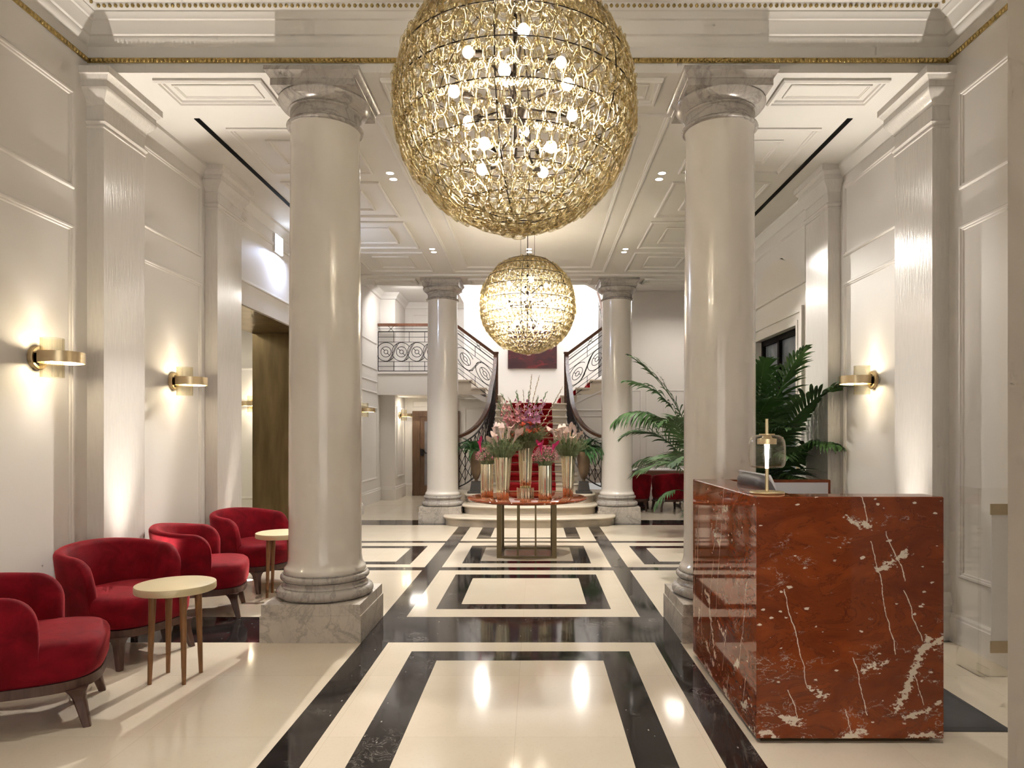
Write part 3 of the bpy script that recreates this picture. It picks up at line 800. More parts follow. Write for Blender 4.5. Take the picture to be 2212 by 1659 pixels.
# flight railings: handrail path measured from the axis
HP = [(.785, 15.0, 3.20), (.768, 14.29, 2.80), (.79, 13.6, 2.40), (.805, 12.95, 2.02), (.86, 12.6, 1.80), (.965, 12.31, 1.62), (1.10, 12.10, 1.50), (1.23, 11.98, 1.435), (1.29, 11.92, 1.43)]
def smooth_path(P, k=6):
    out = []
    for i in range(len(P) - 1):
        p0, p1, p2, p3 = [Vector(P[max(0, min(len(P) - 1, j))]) for j in (i - 1, i, i + 1, i + 2)]
        for q in range(k):
            t = q / k
            out.append(.5 * ((2 * p1) + (p2 - p0) * t + (2 * p0 - 5 * p1 + 4 * p2 - p3) * t * t + (3 * p1 - p0 - 3 * p2 + p3) * t ** 3))
    out.append(Vector(P[-1])); return out
def flight_rail(t, sg):
    P = [Vector((sg * p.x, p.y, p.z)) for p in smooth_path(HP)]
    m = MB(); m.bar(P, .075, .05); m.build('handrail', 'rail', t, smooth=40)
    g = MB()
    dn = lambda p, h: Vector((p.x, p.y, max(p.z - h, .47)))
    lows = [Vector((p.x, p.y, max(.455 + .03, min(p.z - .88, .45 + .515 * (p.y - 11.95) + .12)))) for p in P]
    g.bar([p - Vector((0, 0, .13)) for p in P], .03, .016); g.bar(lows, .03, .016)
    # walk along at even spacing
    acc = 0; last = P[0]; pts = [(P[0], lows[0])]
    for p, l in zip(P[1:], lows[1:]):
        acc += (p - last).length; last = p
        if acc > .125: pts.append((p, l)); acc = 0
    for i, (p, l) in enumerate(pts):
        g.tube([p - Vector((0, 0, .13)), l], .007, 5)
        if i:
            q, ql = pts[i - 1]
            h0, h1 = p.z - .13 - l.z, q.z - .13 - ql.z
            for k in range(3):
                a, b = .08 + .30 * k, .08 + .30 * (k + 1)
                g.tube([l + Vector((0, 0, h0 * a)), ql + Vector((0, 0, h1 * b))], .006, 5)
                g.tube([l + Vector((0, 0, h0 * b)), ql + Vector((0, 0, h1 * a))], .006, 5)
    g.build('grille', 'iron', t)
    n = MB(); n.box(sg * .77 - .045, 14.95, ZL, sg * .77 + .045, 15.04, 3.24); n.box(sg * .77 - .055, 14.94, 3.24, sg * .77 + .055, 15.05, 3.275); n.build('newel_post', 'rail', t)
    pn = MB(); e = P[-1]; pn.lathe([(.028, .45 - e.z), (.02, -.05), (.03, -.02), (.03, .0)], tuple(e), 10); pn.build('end_post', 'iron', t)
t = thing('stair_railing', 'iron scroll railing with wood handrail along balcony and down left of stairs', 'railing', (AX, 0, 0), 0, 'stair railings')
straight_rail(t, (-3.36, 2.84), (-1.66, 2.84), 5, [.28, 1.4])
straight_rail(t, (-1.66, 2.84), (-.80, 2.20), 2, [.5])
flight_rail(t, -1)
t = thing('stair_railing', 'iron scroll railing with wood handrail curving down right of stairs', 'railing', (AX, 0, 0), 0, 'stair railings')
straight_rail(t, (.80, 2.20), (1.66, 2.84), 2, [.5])
m = MB(); m.bar([(1.60, 15.02, 3.86), (1.62, 15.6, 4.32), (1.64, 17.0, 5.0)], .06, .05); m.build('handrail', 'rail', t)
m = MB(); m.bar([(1.60, 15.02, 3.7), (1.62, 15.6, 4.15), (1.64, 17.0, 4.85)], .03, .016)
for i in range(7): m.tube([(1.60 + .005 * i, 15.04 + .26 * i, 2.86), (1.60 + .005 * i, 15.04 + .26 * i, 3.75 + .17 * i)], .008, 5)
m.tube([(1.60, 15.0, 2.75), (1.60, 15.0, 3.9)], .02, 6)
m.build('grille', 'iron', t)
flight_rail(t, 1)

# ------------------------------------------------------------------ painting, stair hall lamps
t = thing('painting', 'dark red abstract canvas hung high on the bright wall above the stairs', 'painting', (-.085, 17.97, 3.76))
MB().box(-.63, -.02, -.55, .63, .03, .55).build('canvas', 'painting', t)
m = MB(); m.frame((0, -.02, 0), (1, 0, 0), (0, 0, 1), (0, -1, 0), -.645, .645, -.565, .565, .018, .012); m.build('frame', simple('thin_dark_frame', (.10, .05, .04), .5), t)
for x in (-1.38, 1.16):
    t = thing('wall_lamp', 'bright round lamp glowing beside the %s edge of the smaller chandelier' % ('left' if x < 0 else 'right'), 'lamp', (x, 17.7, 5.0), 0, 'bright lamps over the stairs')
    MB().sphere((0, 0, 0), .11, 18, 12).build('globe', 'skyglass' if False else emit('stair_lamp_globe', (1, .96, .90), 60.0), t, smooth=80)
    MB().tube([(0, 0, .10), (0, .3, .16)], .015, 8).build('arm', 'brass', t)

# ------------------------------------------------------------------ armchairs
def sgn(x): return -1 if x < 0 else 1
def superell(a, b, e, k, cx=0, cy=0):
    out = []
    for i in range(k):
        t = 2 * PI * i / k; c, s_ = math.cos(t), math.sin(t)
        out.append((cx + a * sgn(c) * abs(c) ** (2 / e), cy + b * sgn(s_) * abs(s_) ** (2 / e)))
    return out
def make_armchair(name, label, group, back_h=.735):
    t = thing(name, label, 'armchair', (0, 0, 0), 0, group)
    # seat drum with a soft domed top
    m = MB(); rs = []
    for z, g in ((.236, -.03), (.25, -.012), (.28, 0), (.36, .006), (.395, .004), (.415, -.006), (.428, -.022), (.436, -.05), (.442, -.11), (.447, -.2), (.449, -.30)):
        rs.append([(x, y, z) for x, y in superell(.315 + g, .315 + g, 3.0, 56, .035)])
    m.rings(rs); m.build('seat', 'velvet', t, smooth=60)
    # wrap-around back: plan path from one arm front round the back to the other
    plan = []
    for i in range(8): plan.append((.105 - .17 * i / 8, .345 - .002 * i / 8))
    K = 44
    for i in range(K + 1):
        a = PI / 2 + PI * i / K; c, s_ = math.cos(a), math.sin(a)
        plan.append((-.065 + .285 * sgn(c) * abs(c) ** (2 / 2.35), .345 * sgn(s_) * abs(s_) ** (2 / 2.35)))
    for i in range(1, 9): plan.append((-.065 + .17 * i / 8, -.345 + .002 * i / 8))
    # cumulative length
    L = [0]
    for i in range(1, len(plan)): L.append(L[-1] + math.dist(plan[i], plan[i - 1]))
    T = L[-1]
    def at(s_):
        s_ = max(0, min(T, s_))
        for i in range(1, len(L)):
            if L[i] >= s_:
                q = (s_ - L[i - 1]) / max(1e-9, L[i] - L[i - 1]); a, b = Vector(plan[i - 1]), Vector(plan[i])
                d = (b - a).normalized(); return a.lerp(b, q), Vector((d.y, -d.x))      # outward normal
    ss = []
    rc = .14
    for i in range(11): ss.append(rc * (1 - math.cos(PI / 2 * i / 10)))
    for i in range(1, 60): ss.append(rc + (T - 2 * rc) * i / 60)
    ss += [T - x for x in ss[10::-1]]
    rs = []
    for s_ in ss:
        p, nn = at(s_); e = min(s_, T - s_)
        mid = e / (T / 2); q = mid * mid * (3 - 2 * mid)
        h = back_h - .055 * (1 - q)
        if e < rc: h -= .15 * (1 - math.sqrt(max(0, 1 - (1 - e / rc) ** 2.2)))
        th = .072 if e > .05 else .072 * math.sqrt(max(.04, 1 - (1 - e / .05) ** 2 * .75))
        z0, zi = .236, .34
        def P(off, z):
            fl = -.045 + .075 * max(0, (z - .236)) / .5      # flare outwards with height
            q2 = p + nn * (fl + off); return (q2.x, q2.y, z)
        o, inn = 0.0, -th
        hh = max(.05, h - z0); r = min(th / 2, hh / 2)
        prof = [P(o - .008, z0), P(o, z0 + .02)]
        for k in range(1, 6): prof.append(P(o + .006 * math.sin(PI * k / 6), z0 + .02 + (h - r - z0 - .02) * k / 6))
        for k in range(9):
            a = PI * k / 8
            prof.append(P(-th / 2 + (th / 2) * math.cos(a), h - r + r * math.sin(a)))
        for k in range(1, 6): prof.append(P(inn - .012 * math.sin(PI * k / 6), h - r + (zi - .03 - h + r) * k / 6))
        prof.append(P(inn, z0))
        rs.append(prof)
    m = MB(); m.rings(rs, cap0=True, cap1=True); m.build('backrest', 'velvet', t, smooth=50)
    # base frame
    m = MB(); o = superell(.318, .305, 3.0, 56, .02); i_ = superell(.25, .24, 3.0, 56, .02)
    m.rings([[(x, y, .190) for x, y in o], [(x, y, .238) for x, y in o], [(x, y, .238) for x, y in i_], [(x, y, .190) for x, y in i_]], loop=True)
    m.build('base_frame', 'dwood', t, smooth=40)
    for lx, ly, dx, dy in ((.245, .235, .05, .03), (.245, -.235, .05, -.03), (-.20, .225, -.05, .03), (-.20, -.225, -.05, -.03)):
        m = MB(); rs = []
        for k in range(9):
            z = .195 * (1 - k / 8); q = k / 8
            hw = .017 + .014 * (1 - q) + .020 * max(0, 1 - q * 3.2) ** 2
            cx, cy = lx + dx * q, ly + dy * q
            ch = hw * .25
            rs.append([(cx + a * hw, cy + b * hw, z) for a, b in ((-1, -.7), (-.7, -1), (.7, -1), (1, -.7), (1, .7), (.7, 1), (-.7, 1), (-1, .7))])
        m.rings(rs); m.build('leg', 'dwood', t, smooth=35)
    return t
G = 'red velvet tub armchairs along the left wall'
ac = make_armchair('armchair', 'red velvet tub armchair nearest the camera, cut off at the picture edge', G)
ac.location = (-2.615, 3.515, 0); ac.rotation_euler = (0, 0, math.atan2(.43, .90))
for (x, y, dx, dy, lab) in ((-2.735, 4.555, .93, -.37, 'red velvet tub armchair turned toward the camera behind the nearer side table'),
                            (-2.725, 5.575, .94, .33, 'red velvet tub armchair showing its outer side between two turned toward the camera'),
                            (-2.705, 6.585, .93, -.37, 'red velvet tub armchair farthest along the left wall, beside the bronze doorway')):
    dup_thing(ac, (x, y, 0), math.atan2(dy, dx), lab, G)
G2 = 'red chairs at the oak table'
d1 = dup_thing(ac, (2.55, 13.12, 0), math.radians(100), 'red velvet chair with its back turned, beside the grey planter at the oak table', G2, (.88, .88, 1.0))
dup_thing(ac, (1.93, 13.22, 0), math.radians(78), 'red velvet chair half hidden behind the far right column at the oak table', G2, (.88, .88, 1.0))
dup_thing(ac, (2.02, 14.62, 0), math.radians(-90), 'red velvet chair on the far side of the oak table, only its back top showing', G2, (.88, .88, 1.0))
for o in bpy.data.objects:
    if o.get('category') == 'armchair' and o.get('group') == G2: o['category'] = 'chair'; o.name = 'tub_chair'

# oak table and pot plant on it
t = thing('dining_table', 'oak table with pale top behind the far right column and red chairs', 'table', (2.55, 13.85, 0))
MB().prism(superell(.95, .42, 4, 48), lambda p, q: (p[0], p[1], .745 + .02 * q)).build('table_top', 'white', t, smooth=40)
MB().prism(superell(.92, .40, 4, 48), lambda p, q: (p[0], p[1], .62 + .125 * q)).build('apron', 'twood', t, smooth=40)
for x in (-.45, .45):
    m = MB(); m.box(x - .06, -.12, .04, x + .06, .12, .62); m.box(x - .1, -.25, 0, x + .1, .25, .04); m.build('leg', 'dwood', t)
t = thing('potted_plant', 'small leafy succulent in dark grey pot on the oak table', 'plant', (2.78, 13.78, .765))
MB().lathe([(.045, 0), (.058, .11), (.062, .115), (.062, .125), (.05, .125), (.048, .10)], seg=20).build('pot', 'smallpot', t, smooth=40)
m = MB()
for i in range(46):
    a = R.uniform(0, 2 * PI); rr = R.uniform(.02, .11); z = .125 + R.uniform(.0, .13) - rr * .4; s_ = R.uniform(.018, .03)
    c = Vector((rr * math.cos(a), rr * math.sin(a), z)); m.tube([(rr * .2 * math.cos(a), rr * .2 * math.sin(a), .10), c], .003, 4)
    d = Vector((math.cos(a), math.sin(a), R.uniform(.2, 1))).normalized(); sd = d.cross(Vector((0, 0, 1))).normalized()
    m.add([c - d * s_, c + sd * s_ * .6, c + d * s_, c - sd * s_ * .6, c + Vector((0, 0, .006)), c - Vector((0, 0, .006))], [(0, 1, 4), (1, 2, 4), (2, 3, 4), (3, 0, 4), (1, 0, 5), (2, 1, 5), (3, 2, 5), (0, 3, 5)])
m.build('foliage', 'leaf', t)

# ------------------------------------------------------------------ side tables
t = thing('side_table', 'round pale brass topped side table in front of the second armchair', 'side table', (-2.145, 4.07, 0), 0, 'round side tables')
m = MB(); m.lathe([(.001, .525), (.212, .525), (.219, .528), (.221, .533), (.221, .563), (.219, .568), (.213, .570), (.001, .570)], seg=64, cap0=False, cap1=False); m.build('table_top', 'palegold', t, smooth=40)
for a in (45, 135, 225, 315):
    a = math.radians(a); c, s_ = math.cos(a), math.sin(a)
    m = MB(); m.tube([(.125 * c, .125 * s_, .526), (.142 * c, .142 * s_, 0)], [.0215, .0115], 16); m.build('leg', 'lwood', t, smooth=60)
dup_thing(t, (-2.31, 6.20, 0), .15, 'round pale brass topped side table half behind the near left column', 'round side tables')

# ------------------------------------------------------------------ round marble table
t = thing('round_table', 'round red marble table on bronze frame holding the flower vases', 'table', (-.105, 8.40, 0))
m = MB(); m.lathe([(.001, .655), (.70, .655), (.725, .662), (.737, .675), (.738, .683), (.733, .690), (.728, .692), (.001, .692)], seg=96, cap0=False, cap1=False); m.build('table_top', 'red', t, smooth=40)
hw = .325
for x in (-1, 1):
    for y in (-1, 1):
        m = MB(); m.box(x * hw - .028, y * hw - .028, 0, x * hw + .028, y * hw + .028, .655); m.build('leg', 'bronze', t)
m = MB()
for s_ in (-1, 1):
    m.box(-hw, s_ * hw - .025, 0, hw, s_ * hw + .025, .022); m.box(s_ * hw - .025, -hw, 0, s_ * hw + .025, hw, .022)
    m.box(-hw, s_ * hw - .02, .635, hw, s_ * hw + .02, .655); m.box(s_ * hw - .02, -hw, .635, s_ * hw + .02, hw, .655)
    for x in (-.105, .105):
        m.box(x - .010, s_ * hw - .012, .02, x + .010, s_ * hw + .012, .64); m.box(s_ * hw - .012, x - .010, .02, s_ * hw + .012, x + .010, .64)
m.build('base_frame', 'bronze', t)

# ------------------------------------------------------------------ reception desk
DX0, DX1, DY0, DY1, DZ = 1.038, 1.918, 3.21, 4.50, 1.16
t = thing('reception_desk', 'glossy red marble reception desk standing before the near right column', 'reception desk', (DX0, DY0, 0))
W_, D_ = DX1 - DX0, DY1 - DY0
m = MB()
def slab(x0, y0, x1, y1, z0, z1, b=.004):
    m.rings([[(x0 + g, y0 + g, z), (x1 - g, y0 + g, z), (x1 - g, y1 - g, z), (x0 + g, y1 - g, z)] for g, z in ((b, z0), (0, z0 + b), (0, z1 - b), (b, z1))])
slab(0, 0, W_, .175, .022, DZ); m.build('front_panel', 'red', t)
m = MB(); slab(0, .1751, .222, D_ - .06, .022, DZ); m.build('side_counter', 'red', t)
m = MB(); slab(0, D_ - .0599, W_, D_, .022, DZ); m.build('back_panel', 'red', t)
MB().box(.235, D_ - .066, .1, W_ - .018, D_ - .061, DZ - .018).build('inner_lining', 'whitep', t)
MB().box(.03, .03, 0, W_ - .05, D_ - .03, .022).build('plinth', 'bronze', t)
MB().box(.223, .176, .86, .75, D_ - .07, .89).build('worktop', 'whitep', t)
MB().box(.70, .2, .022, .74, D_ - .1, .86).build('leg_panel', 'whitep', t)
# table lamp
t = thing('table_lamp', 'brass table lamp with clear glass shade on the red marble desk', 'lamp', (1.152, 3.40, DZ))
MB().lathe([(.001, 0), (.083, 0), (.085, .004), (.083, .009), (.076, .011), (.001, .011)], seg=48, cap0=False, cap1=False).build('base', 'palebrass', t, smooth=40)
MB().tube([(0, 0, .01), (0, 0, .125)], .0085, 16).build('stem', 'palebrass', t, smooth=60)
MB().lathe([(.0085, .125), (.0085, .17), (.011, .23), (.012, .245)], seg=16).build('light_tube', 'tube', t, smooth=60)
MB().lathe([(.001, .245), (.046, .245), (.046, .272), (.025, .276), (.02, .29), (.037, .292), (.037, .297), (.001, .297)], seg=40, cap0=False, cap1=False).build('cap', 'palebrass', t, smooth=40)
MB().tube([(0, 0, .296), (0, 0, .371)], .0078, 16).build('finial', 'palebrass', t, smooth=60)
o_ = [(.030, .294), (.058, .290), (.075, .280), (.085, .262), (.0885, .235), (.089, .19), (.088, .155), (.083, .137), (.074, .130), (.045, .127), (.026, .127)]
MB().lathe(o_ + [(r - .003, z + (.003 if z < .2 else -.003)) for r, z in o_[::-1]], seg=56, cap0=False, cap1=False).build('lamp_shade', 'clear', t, smooth=60)
# monitor seen from behind
t = thing('computer_monitor', 'grey backed computer monitor leaning at the inner edge of the desk', 'monitor', (1.30, 4.0, 0))
tp, bt = (-.03, 1.228), (.10, .955)
u = Vector((tp[0] - bt[0], 0, tp[1] - bt[1])).normalized(); nn = Vector((-u.z, 0, u.x))
c0_ = Vector((bt[0], 0, bt[1]))
def mp_(y, v, d): p = c0_ + u * v + nn * d; return (p.x, y, p.z)
HH = .302
m = MB(); m.rings([[mp_(y, v, d) for y, v in ((-.28, 0), (.28, 0), (.28, HH), (-.28, HH))] for d in (-.012, 0)]); m.build('bezel', 'whitep', t)
m = MB(); m.rings([[mp_(y, v, -.0135) for y, v in ((-.27, .01), (.27, .01), (.27, HH - .01), (-.27, HH - .01))], [mp_(y, v, -.0125) for y, v in ((-.27, .01), (.27, .01), (.27, HH - .01), (-.27, HH - .01))]]); m.build('screen', 'screen', t)
m = MB(); m.rings([[mp_(y * k, HH / 2 + v * k2, d) for y, v in superell(.28, HH / 2, 5, 40)] for k, k2, d in ((1, 1, 0), (1, 1, .012), (.97, .93, .035), (.85, .75, .055), (.6, .5, .066), (.3, .2, .07))]); m.build('back_shell', 'greyplastic', t, smooth=40)
m = MB(); m.tube([mp_(0, .12, .03), (.02, 0, .90)], .025, 10); m.box(-.04, -.12, .89, .16, .12, .90); m.build('stand', 'greyplastic', t)

# floor mat, acrylic sign stand
m = MB(); m.rings([[(x, y, z) for x, y in ((1.45 + g, 3.335 + g), (2.335 - g, 3.335 + g), (2.335 - g, 5.3 - g), (1.45 + g, 5.3 - g))] for z, g in ((0.001, 0), (.004, .002), (.012, .03), (.013, .05))])
tag(m.build('floor_mat', 'matrub'), 'dark grey rubber floor mat behind the marble reception desk', 'mat')
t = thing('sign_stand', 'clear acrylic sign stand with white panel by the right wall', 'sign stand', (2.66, 4.10, 0))
m = MB(); m.box(0, -.006, 0, .45, .006, 1.13); m.box(0, -.006, 0, .012, .22, 1.13); m.build('acrylic_sheet', 'acrylic', t)
m = MB(); m.box(.065, -.02, .17, .45, -.0125, 1.04); m.build('panel', 'white', t)
for z0, z1 in ((.975, 1.04), (.15, .22)):
    m = MB(); m.box(.055, -.028, z0, .45, -.0205, z1); m.build('bracket', 'beige', t)
m = MB(); m.box(-.004, -.012, .86, .018, .012, .868); m.box(-.004, -.012, .885, .018, .012, .893); m.box(.05, -.012, .0, .06, .1, .05); m.build('clip', 'acrylic', t)

# ------------------------------------------------------------------ wall sconces
def make_sconce(label):
    """local +X points away from the wall"""
    t = thing('wall_sconce', label, 'sconce', (0, 0, 0), 0, 'brass ring wall sconces')
    def ringx(r0, r1, x0, x1):
        m = MB(); pts = []
        for x, r in ((x0, r0), (x0, r1), (x1 - .006, r1), (x1, r1 - .006), (x1, r0 + .006), (x1 - .006, r0)):
            pts.append([(x, r * math.cos(2 * PI * k / 40), r * math.sin(2 * PI * k / 40)) for k in range(40)])
        m.rings(pts, loop=True); return m
    ringx(.052, .078, 0, .03).build('wall_plate', 'brass', t, smooth=40)
    m = MB(); m.lathe([(.126, -.035), (.126, .035), (.130, .035), (.130, -.035)], (.165, 0, 0), 56, False, False); m.rings([[(.165 + r * math.cos(2 * PI * k / 56), r * math.sin(2 * PI * k / 56), z) for k in range(56)] for r, z in ((.126, -.035), (.130, -.035))], cap0=False, cap1=False)
    m.rings([[(.165 + r * math.cos(2 * PI * k / 56), r * math.sin(2 * PI * k / 56), z) for k in range(56)] for r, z in ((.126, .035), (.130, .035))], cap0=False, cap1=False)
    m.build('ring_band', 'brass', t, smooth=40)
    m = MB(); m.box(0, -.02, -.03, .045, .02, .03); m.build('bracket', 'bronze', t)
    m = MB(); m.lathe([(.066, -.125), (.066, .125), (.062, .125), (.062, -.125)], (.105, 0, 0), 72, False, False, flute=(24, .015)); m.build('glass_cylinder', 'sconceglass', t, smooth=30)
    m = MB(); m.lathe([(.125, -.012), (.120, -.012), (.120, .012), (.125, .012)], (.165, 0, 0), 48, False, False); m.build('light_ring', 'tube', t)
    m = MB(); m.lathe([(.001, -.03), (.009, -.03), (.009, .03), (.001, .03)], (.105, 0, 0), 14, False, False); m.build('lamp', 'bulb', t)
    return t
SC = [(XL, 4.37, 1.945, 0, 'brass ring sconce above the nearest red armchair'), (XL, 6.02, 1.925, 0, 'brass ring sconce on the left wall between the two pilasters'),
      (-3.47 if False else XL, 12.36, 1.905, 0, 'brass ring sconce on the wall end just right of the near left column'), (-3.14, 15.72, 1.91, 0, 'brass ring sconce beside the brown door under the balcony'),
      (XR, 5.95, 1.93, PI, 'brass ring sconce on the right wall above the palm tip'), (-4.36, 10.6, 1.93, -PI / 2, 'brass ring sconce glimpsed through the bronze doorway')]
s0 = None
for x, y, z, rz, lab in SC:
    if s0 is None: s0 = make_sconce(lab); s0.location = (x, y, z); o = s0
    else: o = dup_thing(s0, (x, y, z), rz, lab)
    d = Vector((math.cos(rz), math.sin(rz), 0))
    p = Vector((x, y, z)) + d * .105
    light('POINT', 'sconce_glow', p, 5.8, (1, .89, .72), .025)
    light('SPOT', 'sconce_up', p + Vector((0, 0, .05)), 1.1, (1, .94, .87), .012, p + Vector((0, 0, 1)) - d * .10, 60, .5)
    light('SPOT', 'sconce_down', p - Vector((0, 0, .05)), 1.1, (1, .94, .87), .012, p - Vector((0, 0, 1)) - d * .10, 60, .5)
# ------------------------------------------------------------------ plants
def frond_mesh(L, e0, e1, bare, nl, ll, lw, droop, wave=0.0, power=1.3, sides=5, rr=.009):
    """arching feather leaf in the XZ plane heading +X; returns (rachis MB, leaflet MB)"""
    N = 40; pts = [Vector((0, 0, 0))]; tg = []
    for i in range(N):
        q = (i + .5) / N; e = math.radians(e0 + (e1 - e0) * q ** power)
        d = Vector((math.cos(e), wave * math.sin(q * 3), math.sin(e))).normalized(); tg.append(d)
        pts.append(pts[-1] + d * L / N)
    ra = MB(); ra.tube(pts, [rr * (1 - .8 * i / N) for i in range(N + 1)], sides)
    lf = MB()
    for i in range(nl):
        q = bare + (1 - bare) * (i + .5) / nl; k = min(N - 1, int(q * N)); p = pts[k].lerp(pts[k + 1], q * N - k); t = tg[k]
        s0 = (i + .5) / nl
        ln = ll * (math.sin(PI * (.16 + .80 * s0)) ** .8) * R.uniform(.88, 1.1)
        for sd in (-1, 1):
            side = Vector((0, sd, 0)); up = t.cross(side).normalized() * (1 if t.cross(side).z > 0 else -1)
            d = (side * (.85 - .5 * s0) + t * (.35 + .65 * s0) + up * R.uniform(.10, .34)).normalized()
            cp = p.copy(); st = []
            SG = 5
            for j in range(SG + 1):
                z = j / SG
                w = lw * (.45 + 1.6 * z) if z < .3 else lw * (1 - ((z - .3) / .7) ** 1.7) * .95 + .0006
                ax = d.cross(up).normalized(); ax = (ax * .9 + up * .25 * sd).normalized()
                st.append((cp + ax * w, cp - ax * w))
                d = (d + Vector((0, 0, -droop * (.5 + z) / SG))).normalized(); cp = cp + d * ln / SG
            vs = [x for a in st for x in a]
            lf.add(vs, [(2 * j, 2 * j + 1, 2 * j + 3, 2 * j + 2) for j in range(SG)])
    return ra, lf
def frond(parent, az, L, e0, e1, bare=.42, nl=26, ll=.42, lw=.019, droop=.8, base=(0, 0, 0), power=1.3):
    ra, lf = frond_mesh(L, e0, e1, bare, nl, ll, lw, droop, R.uniform(-.12, .12), power)
    o = ra.build('frond', 'stem' if R.random() < .3 else 'leaf', parent, smooth=60)
    o.location = base; o.rotation_euler = (R.uniform(-.12, .12), 0, math.radians(az))
    lf.build('leaflets', 'leaf', o)
def planter(x, y, label):
    t = thing('planter', label, 'planter', (x, y, 0), 0, 'grey planters')
    MB().lathe([(.20, 0), (.215, .02), (.29, .45), (.292, .465), (.285, .47), (.262, .468), (.258, .40)], seg=48, cap1=False).build('pot', 'pot', t, smooth=40)
    MB().lathe([(.001, .405), (.258, .405)], seg=32, cap0=False, cap1=False).build('soil', 'soil', t)
    return t
pa = planter(2.42, 10.0, 'tall grey planter peeking out beside the near right column')
pb = dup_thing(pa, (2.42, 7.55, 0), 0, 'tall grey planter of the palm standing behind the reception desk')
t = thing('palm', 'dark green palm with arching fronds left of the near right column', 'palm', (2.42, 10.0, .41), 0, 'kentia palms')
for az, L, e0, e1, kw in ((182, 2.25, 80, -52, dict(nl=24, ll=.50, bare=.50, power=2.3, droop=2.6, lw=.024)), (176, 1.42, 66, -42, dict(nl=18, ll=.30, power=1.9, bare=.45, droop=2.0)), (172, 2.3, 85, 5, dict(ll=.46, power=2.2, lw=.022, droop=1.2)), (178, 2.55, 86, 34, dict(ll=.42)),
                          (196, 1.0, 52, -70, dict(nl=14, ll=.24, bare=.55, droop=1.8)), (240, 2.1, 74, -30, dict(power=2)), (290, 1.9, 78, -20, dict(power=2)), (100, 2.0, 78, -20, dict(power=2)), (150, 1.9, 76, -40, dict(power=2.0, ll=.4)), (250, 1.75, 78, -35, dict(power=2.2, ll=.4))):
    frond(t, az, L, e0, e1, base=(R.uniform(-.06, .06), R.uniform(-.06, .06), 0), **kw)
t = thing('palm', 'bushy green palm between the reception desk and the right doorway', 'palm', (2.42, 7.55, .41), 0, 'kentia palms')
for az, L, e0, e1, kw in ((-74, 1.7, 73, -18, dict(ll=.40, bare=.45, lw=.024, droop=1.6, power=1.6)), (-66, 2.15, 80, 4, dict(ll=.46, lw=.026, power=1.5, droop=.9)), (-74, 2.25, 85, 30, dict(ll=.34)), (-68, 1.35, 60, -38, dict(ll=.40, bare=.35, lw=.024, droop=1.0)), (-85, 1.5, 58, -28, dict(ll=.38, bare=.3, lw=.024)), (-110, 1.9, 80, 0, dict()),
                          (-140, 1.7, 72, -25, dict()), (-170, 1.7, 70, -35, dict()), (-95, 1.25, 50, -45, dict(ll=.34, bare=.3)), (-125, 1.4, 60, -35, dict(ll=.38, bare=.3)), (-100, 2.1, 86, 30, dict()),
                          (-130, 2.0, 85, 20, dict()), (150, 1.5, 75, -20, dict()), (120, 1.5, 80, -10, dict()), (-150, 1.2, 52, -40, dict(bare=.3)), (-84, 1.8, 80, -5, dict()), (-115, 1.6, 75, -15, dict()),
                          (-105, 1.3, 66, -30, dict(bare=.28)), (-90, 1.9, 83, 12, dict(bare=.34)), (-120, 1.75, 78, 6, dict(bare=.34)), (-76, 1.15, 56, -25, dict(bare=.28)), (-97, 1.7, 74, -20, dict(bare=.3)), (-88, 1.45, 70, -30, dict(bare=.3))):
    frond(t, az, L, e0, e1, base=(R.uniform(-.08, .08), R.uniform(-.08, .08), 0), **kw)

# urns with ferns on the lower podium
def urn(x, label):
    t = thing('urn', label, 'urn', (x, 11.80, .45), 0, 'bronze urns on the stair podium')
    m = MB(); m.box(-.14, -.14, 0, .14, .14, .035); m.rings([[(a * h, b * h, z) for a, b in ((-1, -1), (1, -1), (1, 1), (-1, 1))] for z, h in ((.035, .10), (.06, .098), (.19, .078), (.20, .082), (.205, .082))])
    m.build('base', 'urnbase', t)
    m = MB(); m.lathe([(.055, .205), (.03, .215), (.025, .23), (.035, .245), (.05, .26), (.085, .36), (.102, .48), (.108, .60), (.110, .68), (.118, .705), (.124, .715), (.120, .722), (.10, .72), (.095, .66)], seg=40, cap1=False)
    m.build('bowl', 'urn', t, smooth=40)
    MB().lathe([(.001, .67), (.098, .67)], seg=24, cap0=False, cap1=False).build('soil', 'soil', t)
    return t
fr_m = None
def fern(x, label):
    global fr_m
    t = thing('fern', label, 'fern', (x, 11.80, 1.11), 0, 'ferns in the bronze urns')
    if fr_m is None:
        fr_m = []
        for L, e0, e1 in ((.42, 70, -60), (.34, 80, -10), (.46, 55, -85)):
            ra, lf = frond_mesh(L, e0, e1, .1, 26, .055, .0075, .3, .05, 1.1, 4, .003)
            o = len(ra.v); ra.add(lf.v, lf.f)
            fr_m.append(ra.build('frond', 'fern', None).data)
            bpy.data.objects.remove([q for q in bpy.data.objects if q.data == fr_m[-1]][0])
    for i in range(46):
        k = R.choice((0, 0, 1, 2, 2))
        o = bpy.data.objects.new('frond', fr_m[k]); COL.objects.link(o); o.parent = t
        a = R.uniform(0, 2 * PI); s_ = R.uniform(.95, 1.45)
        o.rotation_euler = (R.uniform(-.3, .3), R.uniform(-.25, .25), a); o.scale = (s_,) * 3
        o.location = (.04 * math.cos(a), .04 * math.sin(a), 0)
    return t
u0 = urn(AX - .93, 'tapered bronze urn on the podium left of the flower table')
dup_thing(u0, (AX + .93, 11.80, .45), 0, 'tapered bronze urn on the podium right of the flower table')
fern(AX - .93, 'green fern spilling over the bronze urn left of the stairs')
fern(AX + .93, 'green fern spilling over the bronze urn right of the stairs')

